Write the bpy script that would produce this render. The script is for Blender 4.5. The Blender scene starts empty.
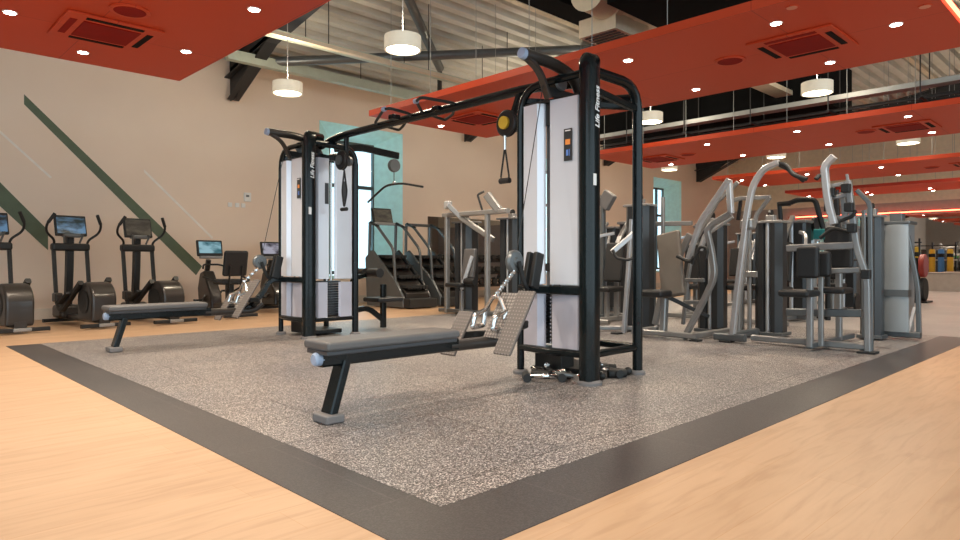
import bpy, bmesh, math, random
from mathutils import Vector, Matrix
random.seed(7)
C = bpy.context.scene.collection
S = bpy.context.scene
PI = math.pi
V = Vector
FP = 658.0                       # focal length in pixels of a 960 px wide picture
HZ = 260.0
CA, SA = math.cos(math.radians(45.8)), math.sin(math.radians(45.8))
EYE = 0.9
# ---------- surveying: where a sight line meets a known plane of the room ----------
def ray(px):
    r = (px - 480) / FP
    return CA + r * SA, SA - r * CA
def onX(px, py, X):
    a, b = ray(px); d = X / a
    return V((X, b * d, EYE + (HZ - py) / FP * d))
def onY(px, py, Y):
    a, b = ray(px); d = Y / b
    return V((a * d, Y, EYE + (HZ - py) / FP * d))
def onZ(px, py, z):
    a, b = ray(px); d = (z - EYE) / ((HZ - py) / FP)
    return V((a * d, b * d, z))

# ---------- materials ----------
MATS = {}
def mat(name, col, rough=0.5, metal=0.0, noise=0.06, nscale=8.0, bump=0.0, bscale=60.0, coat=0.0, emit=None, es=0.0, spec=None):
    m = bpy.data.materials.new(name); m.use_nodes = True
    nt = m.node_tree; N = nt.nodes; L = nt.links
    b = N['Principled BSDF']
    tc = N.new('ShaderNodeTexCoord'); nz = N.new('ShaderNodeTexNoise')
    nz.inputs['Scale'].default_value = nscale; nz.inputs['Detail'].default_value = 3
    L.new(tc.outputs['Object'], nz.inputs['Vector'])
    r = N.new('ShaderNodeValToRGB')
    r.color_ramp.elements[0].position = 0.3; r.color_ramp.elements[1].position = 0.7
    r.color_ramp.elements[0].color = (*[c * (1 - noise) for c in col], 1)
    r.color_ramp.elements[1].color = (*[min(1, c * (1 + noise)) for c in col], 1)
    L.new(nz.outputs['Fac'], r.inputs['Fac']); L.new(r.outputs['Color'], b.inputs['Base Color'])
    b.inputs['Roughness'].default_value = rough; b.inputs['Metallic'].default_value = metal
    b.inputs['Coat Weight'].default_value = coat
    if spec is not None: b.inputs['Specular IOR Level'].default_value = spec
    if emit:
        b.inputs['Emission Color'].default_value = (*emit, 1); b.inputs['Emission Strength'].default_value = es
    if bump:
        n2 = N.new('ShaderNodeTexNoise'); n2.inputs['Scale'].default_value = bscale
        bp = N.new('ShaderNodeBump'); bp.inputs['Strength'].default_value = bump; bp.inputs['Distance'].default_value = 0.004
        L.new(tc.outputs['Object'], n2.inputs['Vector']); L.new(n2.outputs['Fac'], bp.inputs['Height']); L.new(bp.outputs['Normal'], b.inputs['Normal'])
    MATS[name] = m
    return m
M = MATS
mat('black_gloss', (0.006, 0.009, 0.010), 0.22, 0.0, 0.1, coat=0.1, spec=.25)
mat('black_satin', (0.014, 0.014, 0.014), 0.42, spec=.35)
mat('black_rubber', (0.014, 0.014, 0.014), 0.65, bump=0.1)
mat('grey_rubber', (0.16, 0.15, 0.15), 0.6)
mat('pad_grey', (0.10, 0.098, 0.10), 0.45, bump=0.25, bscale=220)
mat('pad_taupe', (0.12, 0.10, 0.082), 0.5, bump=0.25, bscale=220)
mat('pad_black', (0.018, 0.018, 0.019), 0.45, spec=.3, bump=0.25, bscale=220)
mat('pad_side', (0.055, 0.056, 0.062), 0.4)
mat('cap_blue', (0.30, 0.38, 0.52), 0.35)
mat('bronze_black', (0.045, 0.038, 0.034), 0.32, 0.3)
mat('housing', (0.035, 0.030, 0.027), 0.3, 0.3, coat=0.2)
mat('silver', (0.27, 0.265, 0.26), 0.36, 0.5, 0.05)
mat('silver_light', (0.44, 0.44, 0.45), 0.33, 0.45, 0.05)
mat('silver_dark', (0.13, 0.14, 0.145), 0.35, 0.5, 0.05)
mat('chrome', (0.70, 0.70, 0.70), 0.22, 1.0, 0.02)
mat('shroud', (0.66, 0.69, 0.76), 0.25, 0.25, 0.03, 2.0, coat=0.2)
mat('shroud_lower', (0.50, 0.50, 0.58), 0.3, 0.25, 0.06, 3.0)
mat('shroud_dark', (0.026, 0.027, 0.029), 0.3, 0.1, 0.06, 3.0)
mat('shroud_grey', (0.30, 0.32, 0.33), 0.3, 0.3, 0.06, 3.0)
mat('stack_iron', (0.05, 0.05, 0.055), 0.35, 0.6)
mat('white_plastic', (0.75, 0.74, 0.72), 0.4)
mat('sticker', (0.03, 0.032, 0.035), 0.35)
mat('orange', (0.75, 0.25, 0.05), 0.5)
mat('blue_print', (0.10, 0.22, 0.60), 0.5)
mat('yellow', (0.55, 0.36, 0.03), 0.5)
mat('blue', (0.05, 0.20, 0.50), 0.5)
mat('green', (0.06, 0.30, 0.06), 0.5)
mat('teal', (0.02, 0.22, 0.22), 0.5)
mat('red', (0.30, 0.03, 0.02), 0.5)
mat('pale', (0.62, 0.58, 0.56), 0.5)
mat('tape', (0.85, 0.85, 0.85), 0.4)
mat('stripe_green', (0.095, 0.125, 0.075), 0.6, 0, 0.08)
mat('stripe_pale', (0.80, 0.73, 0.66), 0.6)
mat('skirting', (0.62, 0.55, 0.47), 0.5)
mat('frame_dark', (0.03, 0.05, 0.055), 0.4)
mat('reveal', (0.55, 0.90, 0.90), 0.6)  # cyan tint of the daylight put into the reveal colour
mat('taupe', (0.36, 0.31, 0.27), 0.6)
mat('beam_green', (0.42, 0.46, 0.38), 0.5, 0.1)
mat('beam_cream', (0.62, 0.52, 0.38), 0.5, 0.1)
mat('duct_cream', (0.72, 0.62, 0.46), 0.5, 0.1)
mat('steel_dark', (0.026, 0.025, 0.026), 0.5, 0.2)
mat('duct_black', (0.005, 0.005, 0.005), 0.9, spec=.1)
mat('galv', (0.36, 0.37, 0.36), 0.5, 0.4)
mat('drum_shade', (0.74, 0.68, 0.56), 0.6, emit=(1.0, .85, .62), es=.22)
mat('lamp', (1, 1, 1), 0.5, emit=(1.0, 0.88, 0.66), es=9)
mat('down_lens', (1, 1, 1), 0.5, emit=(1.0, 0.92, 0.80), es=30)
mat('off_lens', (0.7, 0.25, 0.15), 0.4)
mat('led_red', (1, 0.1, 0.05), 0.5, emit=(1.0, 0.10, 0.05), es=9)
mat('red_dark', (0.24, 0.006, 0.003), 0.7, spec=.15)
mat('slot', (0.012, 0.008, 0.008), 0.8, spec=.1)
mat('exit_grey', (0.25, 0.24, 0.23), 0.5)

def new_nodes(name):
    m = bpy.data.materials.new(name); m.use_nodes = True
    MATS[name] = m
    return m, m.node_tree.nodes, m.node_tree.links, m.node_tree.nodes['Principled BSDF']
def ramp(N, stops):
    r = N.new('ShaderNodeValToRGB'); e = r.color_ramp.elements
    while len(e) < len(stops): e.new(0.5)
    for k, (p, c) in enumerate(stops):
        e[k].position = p; e[k].color = (*c, 1)
    return r
def mapping(N, L, scale, rot=(0, 0, 0)):
    tc = N.new('ShaderNodeTexCoord'); mp = N.new('ShaderNodeMapping')
    mp.inputs['Scale'].default_value = scale; mp.inputs['Rotation'].default_value = rot
    L.new(tc.outputs['Object'], mp.inputs['Vector'])
    return mp
# painted raft panels: red with hairline joints
m, N, L, b = new_nodes('raft_red')
mp = mapping(N, L, (1, 1, 1), (0, 0, PI / 2))
br = N.new('ShaderNodeTexBrick'); br.inputs['Scale'].default_value = 1; br.offset = 0
br.inputs['Brick Width'].default_value = 2.4; br.inputs['Row Height'].default_value = 1.3
br.inputs['Mortar Size'].default_value = 0.004
br.inputs['Color1'].default_value = (0.56, 0.056, 0.014, 1); br.inputs['Color2'].default_value = (0.52, 0.050, 0.012, 1)
br.inputs['Mortar'].default_value = (0.34, 0.022, 0.007, 1)
L.new(mp.outputs[0], br.inputs['Vector']); L.new(br.outputs['Color'], b.inputs['Base Color'])
b.inputs['Roughness'].default_value = 0.5; b.inputs['Specular IOR Level'].default_value = 0.3
# wood boards
m, N, L, b = new_nodes('wood')
mp = mapping(N, L, (1, 1, 1))
br = N.new('ShaderNodeTexBrick'); br.inputs['Scale'].default_value = 1; br.offset = 0.37
br.inputs['Brick Width'].default_value = 1.8; br.inputs['Row Height'].default_value = 0.2
br.inputs['Mortar Size'].default_value = 0.0012
br.inputs['Color1'].default_value = (0.52, 0.335, 0.205, 1); br.inputs['Color2'].default_value = (0.485, 0.308, 0.185, 1)
br.inputs['Mortar'].default_value = (0.47, 0.27, 0.135, 1)
L.new(mp.outputs[0], br.inputs['Vector'])
mp2 = mapping(N, L, (0.8, 7, 1)); nz = N.new('ShaderNodeTexNoise'); nz.inputs['Scale'].default_value = 3.0; nz.inputs['Detail'].default_value = 8; nz.inputs['Distortion'].default_value = 0.8
L.new(mp2.outputs[0], nz.inputs['Vector'])
rr = ramp(N, [(0.30, (0.86, 0.83, 0.80)), (0.52, (1, 1, 1)), (0.75, (1.06, 1.07, 1.08))])
L.new(nz.outputs['Fac'], rr.inputs['Fac'])
mx = N.new('ShaderNodeMix'); mx.data_type = 'RGBA'; mx.blend_type = 'MULTIPLY'; mx.inputs[0].default_value = 1
L.new(br.outputs['Color'], mx.inputs[6]); L.new(rr.outputs['Color'], mx.inputs[7]); L.new(mx.outputs[2], b.inputs['Base Color'])
b.inputs['Roughness'].default_value = 0.42
# speckled rubber
def speckle(name, base, c1, c2, tile=1.0, rough=0.42, seam=0.5, lo=0.52):
    m, N, L, b = new_nodes(name)
    mp = mapping(N, L, (1, 1, 1))
    nz = N.new('ShaderNodeTexNoise'); nz.inputs['Scale'].default_value = 150; nz.inputs['Detail'].default_value = 3
    L.new(mp.outputs[0], nz.inputs['Vector'])
    r = ramp(N, [(0.40, base), (lo, c1), (0.66, c2)]); L.new(nz.outputs['Fac'], r.inputs['Fac'])
    br = N.new('ShaderNodeTexBrick'); br.inputs['Scale'].default_value = 1; br.offset = 0.5
    br.inputs['Brick Width'].default_value = tile; br.inputs['Row Height'].default_value = tile
    br.inputs['Mortar Size'].default_value = 0.006
    br.inputs['Color1'].default_value = (1, 1, 1, 1); br.inputs['Color2'].default_value = (0.86, 0.87, 0.89, 1)
    br.inputs['Mortar'].default_value = (seam, seam, seam, 1)
    L.new(mp.outputs[0], br.inputs['Vector'])
    n2 = N.new('ShaderNodeTexNoise'); n2.inputs['Scale'].default_value = 1.1; L.new(mp.outputs[0], n2.inputs['Vector'])
    r2 = ramp(N, [(0.35, (0.86, 0.87, 0.9)), (0.65, (1.1, 1.08, 1.06))]); L.new(n2.outputs['Fac'], r2.inputs['Fac'])
    mx = N.new('ShaderNodeMix'); mx.data_type = 'RGBA'; mx.blend_type = 'MULTIPLY'; mx.inputs[0].default_value = 1
    L.new(r.outputs['Color'], mx.inputs[6]); L.new(br.outputs['Color'], mx.inputs[7])
    m2 = N.new('ShaderNodeMix'); m2.data_type = 'RGBA'; m2.blend_type = 'MULTIPLY'; m2.inputs[0].default_value = 1
    L.new(mx.outputs[2], m2.inputs[6]); L.new(r2.outputs['Color'], m2.inputs[7]); L.new(m2.outputs[2], b.inputs['Base Color'])
    b.inputs['Roughness'].default_value = rough
    bp = N.new('ShaderNodeBump'); bp.inputs['Strength'].default_value = 0.25; bp.inputs['Distance'].default_value = 0.003
    L.new(nz.outputs['Fac'], bp.inputs['Height']); L.new(bp.outputs['Normal'], b.inputs['Normal'])
speckle('rubber_speckled', (0.050, 0.043, 0.041), (0.15, 0.132, 0.125), (0.72, 0.66, 0.62), rough=0.4)
speckle('rubber_border', (0.040, 0.035, 0.034), (0.055, 0.048, 0.047), (0.072, 0.065, 0.064), tile=1.0, rough=0.42, seam=1.25)
speckle('rubber_pale', (0.26, 0.235, 0.22), (0.34, 0.31, 0.295), (0.42, 0.39, 0.37), tile=1.0, rough=0.38, seam=0.85)
# wall paint
m, N, L, b = new_nodes('wall_paint')
mp = mapping(N, L, (1, 1, 1)); nz = N.new('ShaderNodeTexNoise'); nz.inputs['Scale'].default_value = 0.9; nz.inputs['Detail'].default_value = 4
L.new(mp.outputs[0], nz.inputs['Vector'])
r = ramp(N, [(0.3, (0.76, 0.60, 0.475)), (0.7, (0.80, 0.64, 0.51))]); L.new(nz.outputs['Fac'], r.inputs['Fac']); L.new(r.outputs['Color'], b.inputs['Base Color'])
b.inputs['Roughness'].default_value = 0.6
# corrugated deck
m, N, L, b = new_nodes('deck_paint')
b.inputs['Base Color'].default_value = (0.62, 0.61, 0.56, 1); b.inputs['Roughness'].default_value = 0.5
mp = mapping(N, L, (1, 1, 1)); nz = N.new('ShaderNodeTexNoise'); nz.inputs['Scale'].default_value = 2
L.new(mp.outputs[0], nz.inputs['Vector'])
r = ramp(N, [(0.3, (0.52, 0.51, 0.46)), (0.7, (0.60, 0.59, 0.54))]); L.new(nz.outputs['Fac'], r.inputs['Fac']); L.new(r.outputs['Color'], b.inputs['Base Color'])
# mirror
m, N, L, b = new_nodes('mirror')
b.inputs['Base Color'].default_value = (0.74, 0.72, 0.71, 1); b.inputs['Metallic'].default_value = 1; b.inputs['Roughness'].default_value = 0.02
# glass
m, N, L, b = new_nodes('glass')
tr = N.new('ShaderNodeBsdfTransparent'); tr.inputs[0].default_value = (0.86, 0.96, 0.97, 1)
gl = N.new('ShaderNodeBsdfGlossy'); gl.inputs['Roughness'].default_value = 0.02
ms = N.new('ShaderNodeMixShader'); ms.inputs[0].default_value = 0.08
L.new(tr.outputs[0], ms.inputs[1]); L.new(gl.outputs[0], ms.inputs[2])
L.new(ms.outputs[0], N['Material Output'].inputs['Surface']); N.remove(b)
# dotted foot plate
m, N, L, b = new_nodes('foot_tread')
mp = mapping(N, L, (1, 1, 1), (0, math.radians(-32), 0)); vo = N.new('ShaderNodeTexVoronoi'); vo.inputs['Scale'].default_value = 38; vo.inputs['Randomness'].default_value = 0.0
L.new(mp.outputs[0], vo.inputs['Vector'])
r = ramp(N, [(0.30, (0.25, 0.22, 0.20)), (0.42, (0.10, 0.085, 0.078))]); L.new(vo.outputs['Distance'], r.inputs['Fac'])
L.new(r.outputs['Color'], b.inputs['Base Color']); b.inputs['Roughness'].default_value = 0.55
bp = N.new('ShaderNodeBump'); bp.invert = True; bp.inputs['Strength'].default_value = 0.5; bp.inputs['Distance'].default_value = 0.004
L.new(vo.outputs['Distance'], bp.inputs['Height']); L.new(bp.outputs['Normal'], b.inputs['Normal'])
# screens: dim video picture
def screen(name, c1, c2, s):
    m, N, L, b = new_nodes(name)
    mp = mapping(N, L, (3, 3, 7)); nz = N.new('ShaderNodeTexNoise'); nz.inputs['Scale'].default_value = 1.6; nz.inputs['Detail'].default_value = 5
    L.new(mp.outputs[0], nz.inputs['Vector'])
    r = ramp(N, [(0.40, c1), (0.52, tuple(0.5 * (a + q) for a, q in zip(c1, c2))), (0.62, c2)]); L.new(nz.outputs['Fac'], r.inputs['Fac'])
    L.new(r.outputs['Color'], b.inputs['Emission Color']); b.inputs['Emission Strength'].default_value = s
    b.inputs['Base Color'].default_value = (0.01, 0.01, 0.012, 1); b.inputs['Roughness'].default_value = 0.15
screen('screen_blue', (0.01, 0.02, 0.02), (0.10, 0.20, 0.32), 0.7)
screen('screen_teal', (0.02, 0.09, 0.11), (0.20, 0.35, 0.40), 0.9)
screen('screen_grey', (0.02, 0.02, 0.03), (0.30, 0.30, 0.36), 0.8)
screen('screen_off', (0.05, 0.04, 0.03), (0.12, 0.10, 0.07), 0.5)

# ---------- geometry ----------
def fillet(pts, r, n=5):
    pts = [V(p) for p in pts]
    if r <= 0 or len(pts) < 3: return pts
    out = [pts[0]]
    for i in range(1, len(pts) - 1):
        a, b, c = pts[i - 1], pts[i], pts[i + 1]
        ra = min(r, (b - a).length * 0.48, (c - b).length * 0.48)
        p = b + (a - b).normalized() * ra; q = b + (c - b).normalized() * ra
        for k in range(n + 1):
            t = k / n
            out.append((1 - t) ** 2 * p + 2 * t * (1 - t) * b + t * t * q)
    out.append(pts[-1])
    return out
def rrect(w, h, r, n=3):
    o = []
    for cx, cy, a0 in ((w / 2 - r, h / 2 - r, 0), (-w / 2 + r, h / 2 - r, 90), (-w / 2 + r, -h / 2 + r, 180), (w / 2 - r, -h / 2 + r, 270)):
        for k in range(n + 1):
            a = math.radians(a0 + 90 * k / n); o.append((cx + r * math.cos(a), cy + r * math.sin(a)))
    return o
def circ(r, n=12): return [(r * math.cos(2 * PI * k / n), r * math.sin(2 * PI * k / n)) for k in range(n)]
BW = 1.0
class MB:
    def __init__(s): s.v = []; s.f = []; s.m = []; s.slot = 0
    def face(s, idx): s.f.append(tuple(idx)); s.m.append(s.slot)
    def box(s, c, size, rot=None):
        c = V(c); R = rot or Matrix.Identity(3); n = len(s.v)
        for x in (-1, 1):
            for y in (-1, 1):
                for z in (-1, 1): s.v.append(c + R @ V((x * size[0] / 2, y * size[1] / 2, z * size[2] / 2)))
        for q in ((0, 1, 3, 2), (4, 6, 7, 5), (0, 4, 5, 1), (2, 3, 7, 6), (0, 2, 6, 4), (1, 5, 7, 3)): s.face([n + k for k in q])
        return s
    def bb(s, x0, x1, y0, y1, z0, z1): return s.box(((x0 + x1) / 2, (y0 + y1) / 2, (z0 + z1) / 2), (abs(x1 - x0), abs(y1 - y0), abs(z1 - z0)))
    def sweep(s, pts, prof, up=(0, 0, 1), cap=True, closed=False, scales=None):
        pts = [V(p) for p in pts]; up = V(up); n0 = len(s.v); k = len(prof); N = len(pts)
        last = None
        for i, p in enumerate(pts):
            a = pts[(i - 1) % N] if (closed or i > 0) else p
            c = pts[(i + 1) % N] if (closed or i < N - 1) else p
            t = (c - a).normalized()
            sd = t.cross(up)
            if sd.length < 0.15:
                sd = t.cross(last) if last is not None and t.cross(last).length > 0.1 else t.cross(V((0, 1, 0)))
                if sd.length < 0.1: sd = t.cross(V((1, 0, 0)))
            sd.normalize(); u = sd.cross(t).normalized(); last = u
            q = scales[i] if scales else 1
            for (x, y) in prof: s.v.append(p + sd * x * q + u * y * q)
        for i in range(N if closed else N - 1):
            j = (i + 1) % N
            for m in range(k):
                s.face((n0 + i * k + m, n0 + i * k + (m + 1) % k, n0 + j * k + (m + 1) % k, n0 + j * k + m))
        if cap and not closed:
            s.face([n0 + m for m in range(k)][::-1]); s.face([n0 + (N - 1) * k + m for m in range(k)])
        return s
    def tube(s, pts, r, fil=0.0, n=10, up=(0.13, 0.21, 1), closed=False): return s.sweep(fillet(pts, fil), circ(r, n), up, closed=closed)
    def bar(s, pts, w, h, fil=0.0, up=(0, 0, 1), r=None): return s.sweep(fillet(pts, fil), rrect(w * BW, h * BW, r if r else min(w, h) * BW * 0.16, 3 if r else 1), up)
    def cyl(s, p, q, r, n=20, r2=None): return s.sweep([p, q], circ(r, n), (0.11, 0.17, 1), scales=[1, (r2 / r) if r2 else 1])
    def lathe(s, c, prof, axis=(0, 0, 1), n=24, cap=True):
        ax = V(axis).normalized(); a = ax.orthogonal().normalized(); b = ax.cross(a); c = V(c); n0 = len(s.v); k = len(prof)
        for i in range(n):
            t = 2 * PI * i / n; d = a * math.cos(t) + b * math.sin(t)
            for (r, z) in prof: s.v.append(c + d * r + ax * z)
        for i in range(n):
            j = (i + 1) % n
            for m in range(k - 1): s.face((n0 + i * k + m, n0 + j * k + m, n0 + j * k + m + 1, n0 + i * k + m + 1))
        if cap and prof[0][0] > 1e-6: s.face([n0 + i * k for i in range(n)][::-1])
        if cap and prof[-1][0] > 1e-6: s.face([n0 + i * k + k - 1 for i in range(n)])
        return s
    def ball(s, c, r, n=12, sq=(1, 1, 1)):
        n0 = len(s.v); c = V(c)
        for i in range(n):
            for j in range(n // 2 + 1):
                th = PI * j / (n // 2); ph = 2 * PI * i / n
                s.v.append(c + V((r * sq[0] * math.sin(th) * math.cos(ph), r * sq[1] * math.sin(th) * math.sin(ph), r * sq[2] * math.cos(th))))
        k = n // 2 + 1
        for i in range(n):
            for j in range(k - 1): s.face((n0 + i * k + j, n0 + i * k + j + 1, n0 + ((i + 1) % n) * k + j + 1, n0 + ((i + 1) % n) * k + j))
        return s
    def prism(s, outline, d):               # outline of 3-D points, extruded along vector d
        d = V(d); n0 = len(s.v); k = len(outline)
        for p in outline: s.v.append(V(p))
        for p in outline: s.v.append(V(p) + d)
        s.face(range(n0, n0 + k)); s.face([n0 + k + i for i in range(k)][::-1])
        for i in range(k): s.face((n0 + i, n0 + (i + 1) % k, n0 + k + (i + 1) % k, n0 + k + i))
        return s
    def build(s, name, m, parent=None, bevel=0.0, smooth=True, world=False):
        off = V((0, 0, 0))
        if parent is not None and world:
            off = root_loc(parent)
        me = bpy.data.meshes.new(name)
        me.from_pydata([tuple(v - off) for v in s.v], [], s.f)
        ms = m if isinstance(m, (list, tuple)) else [m]
        for q in ms: me.materials.append(MATS[q])
        for p, q in zip(me.polygons, s.m): p.material_index = q
        b = bmesh.new(); b.from_mesh(me); bmesh.ops.remove_doubles(b, verts=b.verts, dist=1e-5)
        bmesh.ops.recalc_face_normals(b, faces=b.faces)
        if smooth:
            for f in b.faces: f.smooth = True
            for e in b.edges:
                if len(e.link_faces) == 2 and e.calc_face_angle(0) > math.radians(35): e.smooth = False
        b.to_mesh(me); b.free()
        o = bpy.data.objects.new(name, me); C.objects.link(o)
        if parent is not None: o.parent = parent
        if bevel:
            bv = o.modifiers.new('bevel', 'BEVEL'); bv.width = bevel; bv.segments = 2; bv.limit_method = 'ANGLE'; bv.angle_limit = math.radians(40); bv.harden_normals = True
        return o
def root_loc(o):
    l = V((0, 0, 0))
    while o is not None: l += V(o.location); o = o.parent
    return l
def thing(name, label, cat, loc=(0, 0, 0), rz=0, group=None):
    o = bpy.data.objects.new(name, None); C.objects.link(o); o.empty_display_size = 0.1
    o.location = loc; o.rotation_euler = (0, 0, rz); o['label'] = label; o['category'] = cat
    if group: o['group'] = group
    return o
def tag(o, label, cat, group=None, kind=None):
    o['label'] = label; o['category'] = cat
    if group: o['group'] = group
    if kind: o['kind'] = kind
    return o
def struct(o, label=None):
    o['kind'] = 'structure'
    if label: o['label'] = label
    return o
def children(o): return [c for c in C.objects if c.parent == o]
def copy_tree(o, parent=None, kids=None):
    c = o.copy(); C.objects.link(c)
    if parent is not None: c.parent = parent
    for ch in kids[o.name] if kids and o.name in kids else []: copy_tree(ch, c, kids)
    return c
def kid_map(): 
    d = {}
    for o in C.objects:
        if o.parent: d.setdefault(o.parent.name, []).append(o)
    return d
def lettering(txt, name, size, m, parent, origin, ux, uy):
    cu = bpy.data.curves.new('t', 'FONT'); cu.body = txt; cu.size = size; cu.extrude = 0.0008; cu.align_x = 'CENTER'; cu.align_y = 'CENTER'; cu.shear = 0.25; cu.offset = 0.0012
    to = bpy.data.objects.new('t', cu); C.objects.link(to)
    dg = bpy.context.evaluated_depsgraph_get()
    me = bpy.data.meshes.new_from_object(to.evaluated_get(dg)); bpy.data.objects.remove(to)
    ux = V(ux).normalized(); uy = V(uy).normalized(); uz = ux.cross(uy); R = Matrix((ux, uy, uz)).transposed().to_4x4()
    off = root_loc(parent)
    me.transform(Matrix.Translation(V(origin) - off) @ R)
    me.materials.clear(); me.materials.append(MATS[m])
    o = bpy.data.objects.new(name, me); C.objects.link(o); o.parent = parent
    return o

# ================= SETTING =================
WY = 12.2; XE = 26.0; XW = -7.0; YS = -6.0
MX0, MY0, MX1, MY1 = 1.58, 1.83, 9.6, 8.58
OX0, OY0 = 1.27, 1.48
# floors: base slab, then coverings side by side, all flush on top of the slab
struct(MB().bb(XW, XE + .5, YS, WY, -0.2, -0.03).build('floor', 'exit_grey', smooth=False))
f = MB().bb(XW, OX0, YS, WY, -0.03, 0).bb(OX0, XE, YS, OY0, -0.03, 0).bb(OX0, XE, MY1, WY, -0.03, 0)
struct(f.build('floor_wood', 'wood', smooth=False), 'pale oak board floor around the grey mat')
f = MB().bb(MX0, MX1, MY0, MY1, -0.03, 0.004)
struct(f.build('floor_mat', 'rubber_speckled', smooth=False), 'speckled grey rubber tile floor under the machines')
f = MB().prism([(OX0, OY0, -.03), (MX0, MY0, -.03), (MX0, MY1, -.03), (OX0, MY1, -.03)], (0, 0, .033))
f.prism([(OX0, OY0, -.03), (MX1, OY0, -.03), (MX1, MY0, -.03), (MX0, MY0, -.03)], (0, 0, .033))
struct(f.build('floor_border', 'rubber_border', smooth=False), 'dark rubber ramp edging along the speckled mat')
f = MB().bb(MX1, XE, OY0, MY1, -0.03, 0.0)
struct(f.build('floor_far', 'rubber_pale', smooth=False), 'paler rubber floor beyond the mat')

# big left wall with three splayed window openings
WIN = [(7.18, 9.36), (13.7, 15.9), (20.28, 22.2)]
ZH, ZS, WTOP = 3.87, 0.55, 4.9
w = MB()
xs = [XW]
for a, b_ in WIN: xs += [a, b_]
xs.append(XE + .5)
for i in range(0, len(xs), 2): w.bb(xs[i], xs[i + 1], WY, WY + .45, -.03, WTOP)
for a, b_ in WIN: w.bb(a, b_, WY, WY + .45, -.03, ZS); w.bb(a, b_, WY, WY + .45, ZH, WTOP)
w.slot = 1
def wpoly(pts, t=0.004):
    w.prism([onY(px, py, WY) + V((0, -t * 0, 0)) for px, py in pts], (0, -t, 0))
wpoly([(-60, 122), (0, 180), (48, 228), (48, 248), (0, 204), (-60, 150)])
wpoly([(24, 92), (24, 102), (196, 273), (202, 264)])
w.slot = 2
wpoly([(-30, 101), (-30, 104), (50, 176), (52, 175)]); wpoly([(144, 167), (144, 170), (212, 237), (213, 235)])
struct(w.build('wall_left', ['wall_paint', 'stripe_green', 'stripe_pale'], smooth=False), 'cream wall with diagonal green stripes')
for i, (a, b_) in enumerate(WIN):
    n = 'window_%d' % (i + 1)
    SP = 0.5
    fr = MB(); y = WY + .43
    for x in (a + SP * .98, (a + b_) / 2, b_ - SP * .98): fr.bb(x - .04, x + .04, y, y + .08, ZS + .1, ZH - .25)
    for z in (ZS + .12, 2.6, ZH - .29): fr.bb(a + SP, b_ - SP, y + .005, y + .075, z - .04, z + .04)
    wo = struct(fr.build(n, 'frame_dark', smooth=False), 'dark framed window in a splayed opening')
    MB().bb(a + SP, b_ - SP, y + .03, y + .04, ZS + .1, ZH - .27).build('pane', 'glass', wo, smooth=False)
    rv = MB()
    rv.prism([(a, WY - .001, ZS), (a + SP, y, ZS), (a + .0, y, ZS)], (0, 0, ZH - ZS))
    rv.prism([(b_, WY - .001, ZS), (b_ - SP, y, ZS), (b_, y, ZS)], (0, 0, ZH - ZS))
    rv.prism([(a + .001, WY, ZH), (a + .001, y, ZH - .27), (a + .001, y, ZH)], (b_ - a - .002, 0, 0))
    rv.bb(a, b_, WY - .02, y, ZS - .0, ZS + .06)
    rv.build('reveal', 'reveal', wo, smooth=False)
sk = MB()
for x0, x1 in ((XW, XE),): sk.bb(x0, x1, WY - .018, WY, 0, .17)
struct(sk.build('baseboard_left', 'skirting', smooth=False))
wf = MB().bb(XE, XE + .3, YS, WY, -.03, 2.95); wf.slot = 1
wf.bb(XE, XE + .3, YS, WY, 2.95, 5.0).bb(XE, XE + .3, YS, 3.0, 5.0, 6.6).prism([(XE, 3.0, 5.0), (XE, WY, 5.0), (XE, 3.0, 6.5)], (.3, 0, 0))
struct(wf.build('wall_far', ['taupe', 'duct_cream'], smooth=False), 'taupe wall with cream upper part at the far end')
struct(MB().bb(12.0, XE, YS - .3, YS, -.03, 5.5).build('wall_right', 'taupe', smooth=False), 'taupe wall on the camera side')

struct(MB().bb(XW - .3, XW, 5.0, WY + .45, -.03, 6.0).build('wall_back', 'taupe', smooth=False), 'taupe wall behind the camera')

# corrugated roof: rises from the left wall to a ridge, then falls
RZ, RY, SL = 4.86, 3.2, 0.17
def roofz(Y): return RZ + SL * (WY - Y) if Y > RY else RZ + SL * (WY - RY) - SL * (RY - Y)
dk = MB(); prof = []; y = WY + .3; p = 0.30
while y > YS:
    for dy, dz in ((0, 0), (.12, 0), (.14, .13), (.27, .13)): prof.append((y - dy, roofz(min(y - dy, WY)) + dz))
    y -= p
n0 = 0
for (yy, zz) in prof: dk.v += [V((XW, yy, zz)), V((XE + .3, yy, zz))]
for i in range(len(prof) - 1): dk.face((2 * i, 2 * i + 1, 2 * i + 3, 2 * i + 2))
o = dk.build('ceiling', 'deck_paint', smooth=False); struct(o, 'off-white corrugated roof decking')
sm = o.modifiers.new('t', 'SOLIDIFY'); sm.thickness = 0.03; sm.offset = 1
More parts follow.
